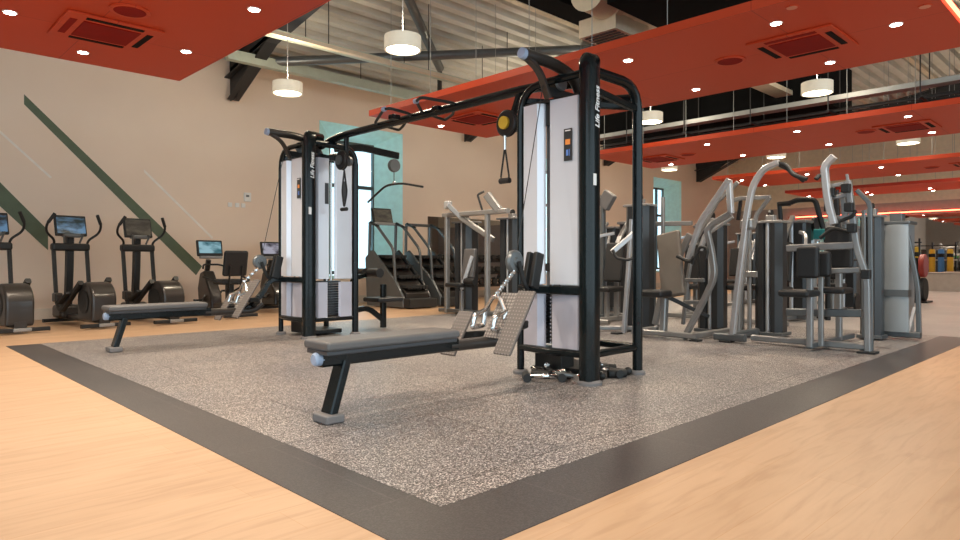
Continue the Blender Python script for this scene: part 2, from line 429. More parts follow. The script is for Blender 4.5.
# rafters (I-beams, haunched at the wall)
def ibeam(mb, a, b, h, w, t=.02):
    a, b = V(a), V(b); mb.bar([a, b], t, h, r=.004); mb.bar([a + V((0, 0, h / 2)), b + V((0, 0, h / 2))], w, t * 1.2, r=.004); mb.bar([a - V((0, 0, h / 2)), b - V((0, 0, h / 2))], w, t * 1.2, r=.004)
RAFT_X = [-.7, 5.28, 11.3, 17.3, 23.3]
for i, x in enumerate(RAFT_X):
    mb = MB(); zt = lambda Y: roofz(Y) - .22 - .08
    ibeam(mb, (x, WY, zt(WY)), (x, RY, zt(RY)), .38, .22)
    ibeam(mb, (x, RY, zt(RY)), (x, YS, zt(YS)), .38, .22)
    mb.prism([(x - .01, WY - .02, zt(WY) - .62), (x - .01, WY - .25, zt(WY) - .62), (x - .01, WY - 1.7, zt(WY - 1.7)), (x - .01, WY - .02, zt(WY))], (.02, 0, 0))
    mb.bar([(x, WY - .14, zt(WY) - .62), (x, WY - 1.7, zt(WY - 1.7) - .18)], .22, .025, r=.004)
    struct(mb.build('trim_%d' % (i + 1), 'steel_dark', smooth=False), 'dark steel roof rafter')
k = 10
def beamx(Y, z, w, h, m, x0=XW, x1=XE, lab=None):
    global k
    struct(MB().bb(x0, x1, Y - w / 2, Y + w / 2, z - h / 2, z + h / 2).build('trim_%d' % k, m, smooth=False), lab); k += 1
beamx(11.0, 4.43, .14, .17, 'beam_green', 4.7, 10.0, 'pale green steel track near the left wall')
beamx(9.6, 4.47, .14, .10, 'beam_green', 3.4, 10.0, 'pale green steel track below the roof')
beamx(8.9, 4.22, .09, .06, 'beam_cream', 3.9, 8.6, 'thin cream cable track')
beamx(11.95, 4.78, .12, .1, 'beam_cream')
for X_ in (5.4, 7.4, 9.4):
    for Y_, z_ in ((11.0, 4.5), (9.6, 4.5), (8.9, 4.25)):
        struct(MB().tube([(X_, Y_, z_), (X_, Y_, roofz(Y_) + .02)], .008, n=6).build('trim_%d' % k, 'steel_dark')); k += 1
beamx(4.75, 3.97, .3, .08, 'beam_cream', 9.2, 12.38, 'cream steel beam crossing before the black duct')
for Y in (7.9, 6.2, 4.4, 1.8, 0.0): beamx(Y, roofz(Y) - .06, .12, .1, 'beam_cream')
def brace(a, b, r, lab):
    global k
    struct(MB().tube([a, b], r, n=14).build('trim_%d' % k, 'silver_dark' if r > .07 else 'steel_dark'), lab); k += 1
na = onY(440, 66, 10.3)
nb = onZ(410, 0, 5.35); brace(na + (nb - na) * 2.0, na, .085, 'steel tube roof brace')
brace((5.28, 11.2, 4.45), (11.3, 7.4, 5.2), .085, 'long horizontal steel tube roof brace')
brace(na + V((0, 0, .1)), na + V((.5, .6, -.35)), .05, 'short tube brace end')

# ---------- ceiling rafts ----------
RZB = 3.2
RAFTS = [(0.45, 3.09, 'leftmost'), (5.97, 8.58, 'widest, above the cable station'), (11.62, 14.3, 'third from the left'), (17.45, 20.1, 'fourth from the left'), (22.6, 25.2, 'farthest')]
RY0, RY1 = 1.32, 8.65
rafts = []
names = ['red ceiling raft at far left over the elliptical trainers', 'large red ceiling raft above the near cable tower', 'red ceiling raft behind the large one, under the cable tray', 'red ceiling raft beyond the cable tray, above the grey machines', 'farthest red ceiling raft, before the end wall']
where = ['far left raft', 'large near raft', 'raft under the cable tray', 'fourth raft back', 'farthest raft']
for i, (x0, x1, _) in enumerate(RAFTS):
    t = thing('ceiling_raft', names[i], 'ceiling panel', ((x0 + x1) / 2, (RY0 + RY1) / 2, RZB))
    MB().bb(x0, x1, RY0, RY1, RZB, RZB + .09).build('panel', 'raft_red', t, smooth=False, world=True)
    for yy in [RY0 + .3 + j * .95 for j in range(8)]:
        for xx in (x0 + .15, x1 - .15):
            z1 = roofz(yy) + .02
            MB().tube([(xx, yy, RZB + .09), (xx, yy, z1)], .005, n=6).build('hanger_rod', 'galv', t, world=True)
            if xx > 12: continue
    rafts.append(t)
led = MB().tube([(RAFTS[1][0], RY0 - .02, RZB + .045), (RAFTS[1][1], RY0 - .02, RZB + .045)], .018)
led.build('light_strip', 'led_red', rafts[1], world=True)

def downlight(p, lab, on=True):
    t = thing('recessed_downlight', lab, 'downlight', p)
    MB().lathe((0, 0, 0), [(.040, -.004), (.056, -.008), (.062, 0.0)], n=20).build('rim', 'white_plastic' if on else 'raft_red', t)
    MB().lathe((0, 0, 0), [(0.0, -.009), (.046, -.009), (.046, 0.0)], n=20).build('lens', 'down_lens' if on else 'off_lens', t)
def spot(p, e, size=2.3, col=(1.0, .86, .68), rad=.06):
    l = bpy.data.lights.new('spot', 'SPOT'); l.energy = e; l.spot_size = size; l.spot_blend = 0.7; l.shadow_soft_size = rad; l.color = col
    o = bpy.data.objects.new('spot_lamp', l); C.objects.link(o); o.location = (p[0], p[1], p[2] - .03)
DL = {0: [(10, 10, 'nearest the picture edge'), (83, 50, 'below the air cassette'), (186, 49, 'at the raft corner by the wall'), (254, 7, 'near its open edge')],
      1: [(441, 123.5, 'at its wall end beside the air cassette'), (628, 58, 'beside the top of the near tower'), (696, 87, 'below the round speaker'), (776, 21, 'left of the near air cassette'), (830, 60, 'under the near air cassette'), (896, 22, 'right of the near air cassette'), (556, 92, 'over the tower hood')],
      2: [(671, 162, 'at its wall end'), (707, 142, 'second from its wall end'), (743, 153, 'mid rear edge'), (797, 129, 'mid front edge'), (829, 142, 'over the curved grey arm'), (908, 114, 'above the air cassette'), (932, 130, 'behind the air cassette')],
      3: [(742, 178, 'near its wall end'), (765, 183, 'behind the handle of the pulldown'), (807, 172, 'mid front edge'), (881, 165, 'right of the grey ladder frame'), (899, 173, 'right rear edge')],
      4: [(809, 194, 'left part'), (867, 190, 'over the ladder frame'), (881, 194.5, 'mid rear edge'), (930, 186, 'right front edge'), (942, 191, 'right rear edge')]}
for i, L_ in DL.items():
    for px, py, s in L_:
        p = onZ(px, py, RZB - .0005)
        p.x = min(max(p.x, RAFTS[i][0] + .1), RAFTS[i][1] - .1)
        downlight(p, 'lit downlight in the %s, %s' % (where[i], s))
for px, py, s in ((925, 4, 'near the glowing edge'), (792, 5, 'at the top of the picture')):
    downlight(onZ(px, py, RZB - .0005), 'unlit round downlight in the large red raft, ' + s, False)
for i, (x0, x1, _) in enumerate(RAFTS):
    for yy in (1.9, 4.2, 6.5, 8.2):
        e_ = 135 if i < 2 else 75; spot((x0 + .7, yy, RZB), e_); spot((x1 - .7, yy, RZB), e_)
def cassette(x, y, lab):
    t = thing('air_cassette', lab, 'air conditioner', (x, y, RZB))
    MB().box((0, 0, -.012), (.84, .84, .022)).build('frame', 'raft_red', t, bevel=.008)
    MB().box((0, 0, -.026), (.50, .50, .012)).build('intake_grille', 'red_dark', t, bevel=.004)
    for a in range(4):
        R = Matrix.Rotation(a * PI / 2, 3, 'Z')
        o = MB().box(R @ V((.335, 0, -.0245)), (.06, .50, .006), R)
        o.build('air_slot', 'slot' if a != 2 else 'red_dark', t)
for i, (x, y, s) in enumerate(((1.9, 7.3, 'on the far left red raft'), (7.25, 2.6, 'on the large red raft, right of the near cable tower'), (7.3, 7.55, 'on the wall end of the large red raft'), (12.95, 2.95, 'on the third red raft, near the right picture edge'),
                  (13.0, 7.7, 'on the wall end of the third red raft'), (18.85, 2.95, 'on the fourth red raft'))):
    cassette(x, y, 'square red air cassette ' + s)
for i, (px, py, s) in enumerate(((130, 8, 'on the far left red raft'), (730, 58, 'on the large red raft'), (866, 129, 'on the third red raft over the ladder frame'), (688, 152, 'on the third red raft near the wall'), (932, 165, 'on the fourth red raft'))):
    p = onZ(px, py, RZB)
    t = thing('ceiling_speaker', 'round red ceiling speaker ' + s, 'speaker', p)
    MB().lathe((0, 0, 0), [(0, -.016), (.15, -.016), (.17, -.012), (.17, 0)], n=28).build('rim', 'raft_red', t)
    MB().lathe((0, 0, 0), [(0, -.020), (.13, -.020), (.135, -.016)], n=28).build('grille', 'red_dark', t)

# drum pendants
def pendant(x, y, lab):
    t = thing('drum_pendant', lab, 'pendant lamp', (x, y, 3.5))
    MB().lathe((0, 0, 0), [(.20, .03), (.205, .0), (.225, .0), (.225, .17), (.215, .17), (.20, .03)], n=32, cap=False).build('shade', 'drum_shade', t)
    MB().lathe((0, 0, 0), [(0, .008), (.20, .012), (.20, .02)], n=32).build('diffuser', 'lamp', t)
    MB().tube([(0, 0, .02), (0, 0, roofz(y) - 3.5 + .02)], .006, n=6).build('cord', 'silver_light', t)
    spot((x, y, 3.5), 90, 2.7, (1.0, .84, .62), .2)
    l = bpy.data.lights.new('pendant_light', 'POINT'); l.energy = 30; l.shadow_soft_size = .12; l.color = (1.0, .86, .66)
    o = bpy.data.objects.new('pendant_lamp', l); C.objects.link(o); o.location = (x, y, 3.82)
PN = [(4.95, 6.45, 'largest, under the roof braces left of centre'), (4.95, 9.35, 'lit, near the left wall by the dark rafter'), (10.8, 3.65, 'above the grey machines, right of the large raft'), (10.8, 6.56, 'just right of the near tower'), (10.8, 9.5, 'behind the near tower'),
      (16.8, 9.6, 'small, in front of the far window'), (16.7, 6.6, 'small, above the curved grey arm'), (16.8, 3.8, 'small, near the right edge between two rafts'), (22.0, 3.7, 'farthest right')]
for x, y, s in PN: pendant(x, y, 'white drum pendant lamp, ' + s)

# services between the rafts
t = thing('cable_tray', 'long grey cable tray and conduits running above the third red raft', 'cable tray', (12.0, 5.5, 3.6))
MB().bb(11.78, 12.02, .6, 8.6, 3.58, 3.66).build('tray', 'galv', t, smooth=False, world=True)
for xx, zz, r in ((12.2, 3.5, .022), (12.28, 3.44, .022), (12.1, 3.46, .018)):
    MB().tube([(xx, .6, zz), (xx, 8.6, zz)], r).build('conduit', 'steel_dark', t, world=True)
for yy in [1.2 + j * 1.3 for j in range(6)]:
    MB().bb(11.74, 12.34, yy - .02, yy + .02, 3.40, 3.43).bb(11.74, 11.755, yy - .008, yy + .008, 3.4, roofz(yy)).bb(12.325, 12.34, yy - .008, yy + .008, 3.4, roofz(yy)).build('bracket', 'steel_dark', t, smooth=False, world=True)
t = thing('ventilation_duct', 'black rectangular duct under the corrugated roof, left of the cream duct', 'duct', (7.4, 5.8, 4.3))
MB().bb(5.4, 8.5, 5.65, 6.05, 4.45, 4.8).build('duct_box', 'duct_black', t, smooth=False, world=True)
t = thing('ventilation_duct', 'wide black rectangular duct behind the hanger rods, above the third raft', 'duct', (12.9, 6, 3.8))
MB().bb(12.4, 14.0, 4.1, 9.4, 3.75, 4.6).build('duct_box', 'duct_black', t, smooth=False, world=True)  # slab added to darken the roof void, shade built as a black box
t = thing('ventilation_duct', 'black duct hanging over the large red raft at the top of the picture', 'duct', (8, 3, 4))
MB().bb(6.6, 8.2, 1.2, 4.6, 4.0, 4.5).build('duct_box', 'duct_black', t, smooth=False, world=True)
# round cream duct with a grille box
t = thing('spiral_duct', 'fat cream round duct with a grille outlet at the top of the picture', 'duct', (7.6, 5, 4.3))
rib = []
for j in range(60): rib.append((.27 if j % 6 else .285, j * .07))
MB().lathe((6.9, 5.1, 4.42), [(0, 0)] + rib + [(0, 4.2)], axis=(1, 0, 0), n=28).build('duct_pipe', 'duct_cream', t, world=True)
MB().lathe((7.3, 5.1, 4.42), [(.30, 0), (.30, .12)], axis=(1, 0, 0), n=28).build('collar', 'beam_cream', t, world=True)
g = MB().bb(7.3, 8.1, 4.95, 5.55, 3.98, 4.22).build('outlet_box', 'duct_cream', t, smooth=False, world=True)
gm = MB()
for j in range(8): gm.bb(7.36 + j * .09, 7.41 + j * .09, 5.0, 5.5, 3.972, 3.982)
gm.build('grille', 'steel_dark', g, smooth=False, world=True)

# ================= END WALL =================
t = thing('wall_mirror', 'large mirror on the end wall below a glowing red line', 'mirror', (XE, 5.4, .6))
MB().bb(XE - .02, XE - .004, 1.2, 9.3, .55, 2.5).build('glass_sheet', 'mirror', t, smooth=False, world=True)
t = thing('neon_strip', 'glowing red light strip framing the top of the end wall mirror', 'light strip', (XE, 5.4, 2.6))
MB().tube([(XE - .05, 1.2, 2.6), (XE - .05, 9.75, 2.6), (XE - .05, 9.75, 1.75)], .022, .03).build('glowing_tube', 'led_red', t, world=True)
MB().bb(XE - .028, XE, 1.2, 9.8, 2.56, 2.64).bb(XE - .028, XE, 9.7, 9.8, 1.7, 2.56).build('channel', 'red_dark', t, smooth=False, world=True)
o = MB().bb(24.5, 25.2, 1.3, 5.05, 0, .55).bb(24.48, 25.22, 1.28, 5.07, .55, .58).build('bench_box', 'taupe', bevel=.01)
tag(o, 'long low taupe plinth in front of the end wall mirror', 'plinth')
# rack of coloured bags in front of the mirror
rk = thing('storage_rack', 'black upright rack holding yellow and blue bags near the mirror', 'rack', (23.6, 5.9, 0))
for yy in (5.0, 5.7, 6.4, 7.1): MB().bar([(23.4, yy, 0), (23.4, yy, 1.62)], .05, .05).build('post', 'black_satin', rk, world=True)
for z in (.35, .98, 1.5): MB().bar([(23.42, 4.95, z), (23.42, 7.15, z)], .05, .04).build('rail', 'pale' if z == .98 else 'black_satin', rk, world=True)
cols = ['yellow', 'blue', 'yellow', 'black_rubber', 'blue', 'yellow', 'black_rubber', 'yellow']
for j, c in enumerate(cols):
    yy = 5.12 + j * .27
    tt = thing('punch_bag', 'slim %s upright bag, %s along the black rack by the mirror' % (c.split('_')[0], ['first from the right', 'second from the right', 'third from the right', 'fourth from the right', 'fifth from the right', 'sixth from the right', 'seventh from the right', 'leftmost'][j]), 'bag', (23.65, yy, 0))
    MB().lathe((0, 0, 0), [(0, .0), (.09, .01), (.10, .06), (.10, 1.28), (.085, 1.36), (0, 1.37)], n=16).build('body', c, tt)
    MB().lathe((0, 0, 0), [(.101, 1.08), (.103, 1.09), (.103, 1.2), (.101, 1.21)], n=16).build('band', 'black_satin', tt)
# plate tree
pt = thing('plate_tree', 'black weight plate tree with one red plate beside the rack', 'weight tree', (17.3, 3.75, 0))
MB().bar([(0, 0, 0.03), (0, 0, 1.0)], .07, .07).box((0, 0, .02), (.55, .5, .04)).build('stand', 'black_satin', pt)
for z, m_, yy in ((.82, 'red', -.14), (.82, 'black_rubber', .14), (.29, 'black_rubber', -.14), (.29, 'black_rubber', .14)):
    MB().lathe((0, yy - .04, z), [(.03, 0), (.24, 0), (.26, .015), (.26, .09), (.24, .105), (.03, .105)], axis=(0, 1, 0), n=28).build('plate', m_, pt)

# ================= CABLE STATION =================
X0, X1, Y0, Y1 = 3.94, 4.58, 2.90, 3.58
cm = thing('cable_machine', 'black and silver cable station, two tall towers joined by a beam, rowing benches in front', 'gym machine', (4.26, 5.25, 0))
def B(mb, name, m, parent=cm, **k): return mb.build(name, m, parent, world=True, **k)
def tower(oy, near):
    y0, y1, yc = Y0 + oy, Y1 + oy, 3.24 + oy
    # posts
    po = B(MB().bar([(X0, y0, .02), (X0, y0, 2.38), (X0 + .22, y0 + .16, 2.40)], .125, .15, .07, up=(1, 0, 0), r=.045), 'main_post', 'black_gloss')
    lettering('Life Fitness', 'lettering', .068, 'tape', po, (X0 + .012, y0 - .0635, 2.03), (0, 0, 1), (-1, 0, 0))
    B(MB().box((X0 - .02, y0 - .063, 1.50), (.035, .003, .085)), 'sticker', 'tape', po)
    B(MB().tube([(X1, y0, .02), (X1, y0, 2.31), (X0 + .02, y0, 2.31)], .04, .22, 14), 'arched_post', 'black_gloss')
    B(MB().tube([(X0, y1, .02), (X0, y1, 2.30), (X0, y0 + .03, 2.30)], .03, .24, 14), 'arched_post', 'black_gloss')
    B(MB().tube([(X1, y1, .02), (X1, y1, 2.30), (X1, y0 + .03, 2.22)], .035, .2, 14), 'arched_post', 'black_gloss')
    B(MB().bar([(X0, y0, 2.18), (X1, y0, 2.12)], .045, .05), 'top_brace', 'black_gloss')
    B(MB().bar([(X1, y0, 2.14), (X0, y1, 2.20)], .04, .05), 'top_brace', 'black_gloss')
    # base and middle rails, bowed outwards
    B(MB().tube([(X0, y0, .22), (X0 - .06, yc, .22), (X0, y1, .22)], .03, .3, 12), 'base_rail', 'black_gloss')
    B(MB().tube([(X0, y0, .22), (X1, y0, .22), (X1, y1, .22)], .03, .0, 12), 'base_rail', 'black_gloss')
    B(MB().bar([(X0, y0, .69), (X0 - .07, yc, .69), (X0, y1, .69)], .06, .065, .3), 'middle_rail', 'black_gloss')
    B(MB().bb(X0 + .16, X1 - .06, y0 + .2, y1 - .05, .02, .07).bb(X0 + .1, X0 + .26, yc + .0, yc + .28, .03, .22), 'base_plate', 'black_satin', bevel=.01)
    for (x, y, r) in ((X0, y0, .092), (X1, y0, .062), (X0, y1, .062), (X1, y1, .062)):
        B(MB().lathe((x, y, .004), [(0, 0), (r, 0), (r, .02), (r * .8, .034), (0, .034)], n=24), 'foot', 'grey_rubber')
    # shrouds on the bench side: two frosted panels, a gap with guide rods and stack
    xf = X0 - .02
    def panel(ya, yb, z0, z1, lo, nm='shroud'):
        s1 = 1 if lo else -1       # folded edge faces the gap
        e = .035
        if lo: out = [(xf + .05, ya), (xf - .005, ya + .02), (xf - .015, yb - e), (xf + .03, yb), (xf + .05, yb), (xf + .07, ya)]
        else: out = [(xf + .05, ya), (xf + .03, ya), (xf - .015, ya + e), (xf - .005, yb - .02), (xf + .05, yb), (xf + .07, (ya + yb) / 2)]
        return B(MB().prism([(x, y, z0) for x, y in out], (0, 0, z1 - z0)), nm, 'shroud' if z0 > .5 else 'shroud_lower')
    p1 = panel(y0 + .07, yc + .04, .73, 2.14, True); panel(yc + .10, y1 - .035, .73, 2.14, False)
    panel(y0 + .07, yc + .02, .24, .66, True); panel(yc + .10, y1 - .035, .24, .66, False)
    # label on the panel
    st = B(MB().box((xf - .016, y0 + .17, 1.78), (.006, .075, .24)), 'instruction_sticker', 'sticker', p1)
    s2 = B(MB().box((xf - .0195, y0 + .17, 1.80), (.002, .045, .04)), 'picture', 'orange', p1)
    B(MB().box((xf - .0195, y0 + .175, 1.72), (.002, .018, .045)).box((xf - .0195, y0 + .155, 1.72), (.002, .006, .05)), 'printed_text', 'blue_print', p1)
    B(MB().box((xf - .0195, y0 + .17, 1.885), (.002, .05, .008)), 'printed_line', 'tape', p1)
    sk = MB()
    for j in range(13): sk.bb(X0 + .07, X0 + .20, yc - .1, yc + .24, .26 + j * .029, .283 + j * .029)
    ws = B(sk, 'weight_stack', 'stack_iron', smooth=False)
    pn = MB()
    for j in range(13): pn.lathe((X0 + .062, yc + .07, .272 + j * .029), [(0, 0), (.009, 0), (.009, .01), (0, .01)], axis=(-1, 0, 0), n=8)
    B(pn, 'selector_holes', 'chrome', ws)
    for dy in (.03, .115): B(MB().cyl((X0 + .13, yc + dy, .26), (X0 + .13, yc + dy, 2.14), .014, 10), 'guide_rod', 'chrome')
    B(MB().bb(X0 + .22, X0 + .235, yc - .08, yc + .25, .66, 2.1), 'back_sheet', 'silver_light', smooth=False)
    B(MB().lathe((X0 + .04, yc + .07, .86), [(0, 0), (.035, 0), (.035, .02), (0, .02)], axis=(-1, 0, 0), n=16), 'weight_knob', 'black_satin')
    B(MB().bb(X0 + .0, X0 + .25, y0 + .06, y1 - .03, 2.14, 2.165).bb(X0 + .03, X0 + .08, yc + .03, yc + .11, 1.97, 2.14), 'top_plate', 'black_satin', bevel=.005)
    # second shroud, on the side facing the other tower
    yf = (y1 + .0) if near else (y0 - .0); sg = 1 if near else -1
    def panel2(xa, xb, z0, z1):
        out = [(xa, yf), (xa + .02, yf + sg * .03), (xb - .02, yf + sg * .03), (xb, yf), (xb - .02, yf - sg * .02), (xa + .02, yf - sg * .02)]
        return B(MB().prism([(x, y, z0) for x, y in out], (0, 0, z1 - z0)), 'shroud', 'shroud' if z0 > .5 else 'shroud_lower')
    q = panel2(X0 + .09, X0 + .27, .70, 2.14); panel2(X0 + .34, X1 - .05, .70, 2.14)
    panel2(X0 + .09, X0 + .25, .24, .66); panel2(X0 + .40, X1 - .05, .24, .66)
    B(MB().box((X0 + .22, yf + sg * .031, 1.72), (.05, .004, .25)), 'instruction_sticker', 'sticker', q)
    B(MB().box((X0 + .46, yf + sg * .031, 1.76), (.05, .004, .25)), 'instruction_sticker', 'sticker', q)
    B(MB().bb(X0 + .06, X1 - .04, yf - .12 if near else yf, yf if near else yf + .12, 2.14, 2.165), 'top_plate', 'black_satin')
    sk = MB(); ya = yf - sg * .10
    for j in range(14): sk.bb(X0 + .18, X0 + .46, ya - .055, ya + .055, .26 + j * .03, .284 + j * .03)
    B(sk, 'weight_stack', 'stack_iron', smooth=False)
    for dx in (.30, .36): B(MB().cyl((X0 + dx, ya, .26), (X0 + dx, ya, 2.14), .013, 10), 'guide_rod', 'chrome')
    # hood over the bench: top arc, curved lower fin, pulley
    hd = B(MB().tube([(X0 - .34, yc, 2.43), (X0 + .02, yc, 2.43), (X0 + .27, yc, 2.37), (X0 + .38, yc, 2.17)], .045, .2, 14), 'pulley_hood', 'bronze_black')
    B(MB().bar([(X0 - .31, yc, 2.41), (X0 - .16, yc, 2.34), (X0 - .06, yc, 2.15)], .06, .03, .14, up=(1, 0, .3)), 'hood_fin', 'bronze_black', hd)
    B(MB().prism([(X0 - .08, yc - .01, 2.24), (X0 - .05, yc - .01, 2.17), (X0 + .34, yc - .01, 2.17), (X0 + .32, yc - .01, 2.24)], (0, .02, 0)), 'web_plate', 'black_satin', hd)
    B(MB().lathe((X0 - .355, yc, 2.432), [(0, -.02), (.040, -.015), (.044, .02), (.040, .03)], axis=(1, 0, -.15), n=20), 'end_cap', 'cap_blue', hd)
    B(MB().lathe((X0 + .06, yc - .04, 2.29), [(.0, 0), (.06, 0), (.066, .006), (.058, .012), (.066, .018), (.06, .024), (0, .024)], axis=(0, 1, 0), n=24), 'pulley', 'silver_dark', hd)
    B(MB().tube([(X0 - .115, yc, 2.28), (X0 - .42, yc, .96)], .0035, n=6), 'cable', 'black_rubber')
    # crossover column pulley hanging under the beam
    yb = (y1 + .30) if near else (y0 - .30); xo = -.10 if near else 0
    cp = B(MB().bar([(4.26, yb, 2.38), (4.26 + xo * .5, yb, 2.26), (4.26 + xo, yb, 2.14)], .05, .05), 'pulley_bracket', 'black_gloss')
    B(MB().lathe((4.17 + xo, yb, 2.09), [(0, 0), (.10, 0), (.115, .012), (.105, .03), (.115, .048), (.10, .06), (0, .06)], axis=(1, 0, 0), n=28), 'pulley', 'black_satin', cp)
    B(MB().lathe((4.145 + xo, yb, 2.09), [(0, 0), (.055, 0), (.055, .024)], axis=(1, 0, 0), n=20), 'pulley_badge', 'yellow' if near else 'silver_dark', cp)
    B(MB().lathe((4.29 + xo, yb + .02, 2.09), [(0, 0), (.055, 0), (.06, .02), (.055, .04), (0, .04)], axis=(1, 0, 0), n=20), 'pulley', 'silver_dark', cp)
    # rowing bench
    rb = B(MB().bar([(1.91, yc, .360), (2.92, yc, .360)], .075, .085), 'rowing_bench', 'black_gloss')
    B(MB().tube([(2.86, yc, .35), (3.42, yc, .345), (3.52, yc, .42)], .040, .12, 14), 'bench_rail', 'bronze_black', rb)
    B(MB().box((2.365, yc, .440), (.97, .27, .055)), 'seat_pad', 'pad_grey', rb, bevel=.02)
    B(MB().box((2.365, yc, .402), (.95, .22, .026)), 'pad_base', 'pad_side', rb, bevel=.006)
    B(MB().lathe((1.868, yc, .362), [(0, 0), (.028, 0), (.038, .012), (.038, .05)], axis=(1, 0, 0), n=18), 'end_cap', 'cap_blue', rb)
    B(MB().bar([(2.06, yc, .34), (1.97, yc, .05)], .11, .05, up=(1, 0, 0)), 'bench_leg', 'black_gloss', rb)
    B(MB().box((1.965, yc, .03), (.12, .16, .05)), 'leg_foot', 'grey_rubber', rb, bevel=.012)
    # arm post, foot plates and front pulley
    B(MB().bar([(3.30, yc, .34), (3.52, yc, .52), (3.62, yc, .70), (X0 - .05, yc, .69)], .05, .06, .08), 'front_post', 'black_gloss', rb)
    ti = Matrix.Rotation(math.radians(32), 3, 'Y')
    for (x, y, z, L_) in ((3.21, yc - .27, .50, .48), (3.22, yc + .31, .385, .36)):
        B(MB().box((x, y, z), (.022, .155, L_), ti), 'foot_plate', 'foot_tread', rb, bevel=.009)
        s = 1 if y > yc else -1
        B(MB().bar([(x + .03, y, z - .02), (x + .16, y - s * .03, z - .02), (3.42, yc, .40)], .04, .05, .05), 'plate_bracket', 'black_satin', rb)
    B(MB().box((3.30, yc - .06, .53), (.02, .16, .36), ti), 'guard_plate', 'foot_tread', rb, bevel=.008)
    B(MB().lathe((3.50, yc - .035, .905), [(0, 0), (.03, 0), (.034, .012), (.07, .014), (.083, .028), (.083, .05), (.07, .062), (0, .062)], axis=(0, 1, 0), n=32), 'front_pulley', 'silver_dark', rb)
    B(MB().bar([(3.50, yc - .04, .905), (3.56, yc - .04, .74), (3.62, yc - .02, .70)], .02, .035, .04), 'pulley_fork', 'black_satin', rb)
    for dy in (-.035, .035):
        B(MB().box((3.70, yc + dy, .84), (.09, .04, .27), Matrix.Rotation(math.radians(14), 3, 'Y')), 'pulley_guard', 'black_satin', rb, bevel=.012)
tower(0, True); tower(4.03, False)
# crossover beam with pull-up grips
xb = 4.26
B(MB().tube([(xb, 3.16, 2.33), (xb, 3.7, 2.40), (xb, 6.8, 2.40), (xb, 7.2, 2.33)], .042, .3, 14), 'pull_up_beam', 'black_gloss')
B(MB().tube([(xb + .09, 3.5, 2.44), (xb + .09, 7.0, 2.44)], .026, 0, 12), 'pull_up_beam', 'black_gloss')
for GP in ([(416, 99), (421, 95), (455, 101), (453, 112), (445, 118), (422, 110)], [(384, 107), (390, 106), (411, 112), (403, 124), (399, 128), (375, 121), (378, 116)]):
    P = [onZ(a, b_, 2.42) for a, b_ in GP]
    PP = fillet([P[-1]] + P + [P[0]], .06)[1:-1]
    g = B(MB().tube(PP, .015, closed=True), 'pull_up_grip', 'black_rubber')
    B(MB().lathe(P[0], [(0, -.02), (.024, -.02), (.024, .02), (0, .02)], axis=(0, 1, 0), n=12), 'grip_end', 'cap_blue', g)
    B(MB().box(((P[2] + P[-1]) / 2 - V((0, 0, .01))), (.1, .09, .05)), 'clamp', 'black_gloss', g, bevel=.01)
# lat pulldown side of the far tower
yc = 7.27
la = B(MB().bar([(4.5, yc, 2.34), (4.9, yc, 2.40), (5.5, yc, 2.36)], .05, .09, .1), 'pulldown_arm', 'black_gloss')
B(MB().lathe((5.43, yc - .03, 2.22), [(0, 0), (.085, 0), (.09, .015), (.082, .03), (.09, .045), (.085, .06), (0, .06)], axis=(0, 1, 0), n=24), 'pulley', 'silver_dark', la)
B(MB().tube([(5.43, yc, 2.14), (5.43, yc, 1.98)], .005, n=6), 'cable', 'black_rubber', la)
B(MB().bar([(4.62, yc, .25), (5.0, yc, .30), (5.25, yc, .12)], .05, .07, .1), 'seat_frame', 'black_gloss')
B(MB().bar([(5.25, yc, .02), (5.25, yc, .60)], .07, .07), 'seat_post', 'black_gloss')
B(MB().bar([(4.75, yc, .22), (4.75, yc, .68), (5.15, yc, .78)], .06, .06, .1), 'seat_post', 'black_gloss')
B(MB().box((5.25, yc, .40), (.42, .36, .06)), 'seat', 'pad_black', bevel=.02)
for s in (-1, 1): B(MB().cyl((5.0, yc + s * .04, .76), (5.0, yc + s * .28, .76), .06, 18), 'knee_roller', 'pad_black')
t = thing('pulldown_bar', 'long bent black pulldown bar hanging from the far cable tower', 'bar', (5.43, yc, 1.96))
MB().tube([(0, .62, -.20), (0, .46, -.12), (0, .2, -.0), (0, .0, 0.01), (0, -.2, 0), (0, -.62, -.08)], .015, .1).build('bar', 'black_rubber', t)
MB().lathe((0, 0, .025), [(.022, -.012), (.03, 0), (.022, .012)], axis=(1, 0, 0), n=14).build('ring', 'chrome', t)
# chrome rowing handles hanging at each front pulley
for k_, (oy, s) in enumerate(((0, 'near'), (4.03, 'far'))):
    y = 3.24 + oy
    t = thing('row_handle', 'chrome double row handle hanging on a chain from the %s bench pulley' % s, 'handle', (3.30, y, .66))
    ch = MB()
    for j in range(8):
        p = V((.17 - j * .024, -.02, .17 - j * .021)); ch.lathe(p, [(.012, -.007), (.020, 0), (.012, .007)], axis=(0, 1, 0) if j % 2 else (1, 0, .6), n=10)
    ch.build('chain', 'chrome', t)
    MB().tube([(0, -.10, -.10), (.01, -.03, .0), (.01, .03, .0), (0, .10, -.10)], .016, .03).build('yoke', 'chrome', t)
    for s2 in (-1, 1):
        MB().tube([(0, s2 * .10, -.10), (-.10, s2 * .10, -.13), (-.13, s2 * .10, -.22), (-.02, s2 * .10, -.21), (0, s2 * .10, -.10)], .017, .02).build('grip', 'chrome', t)
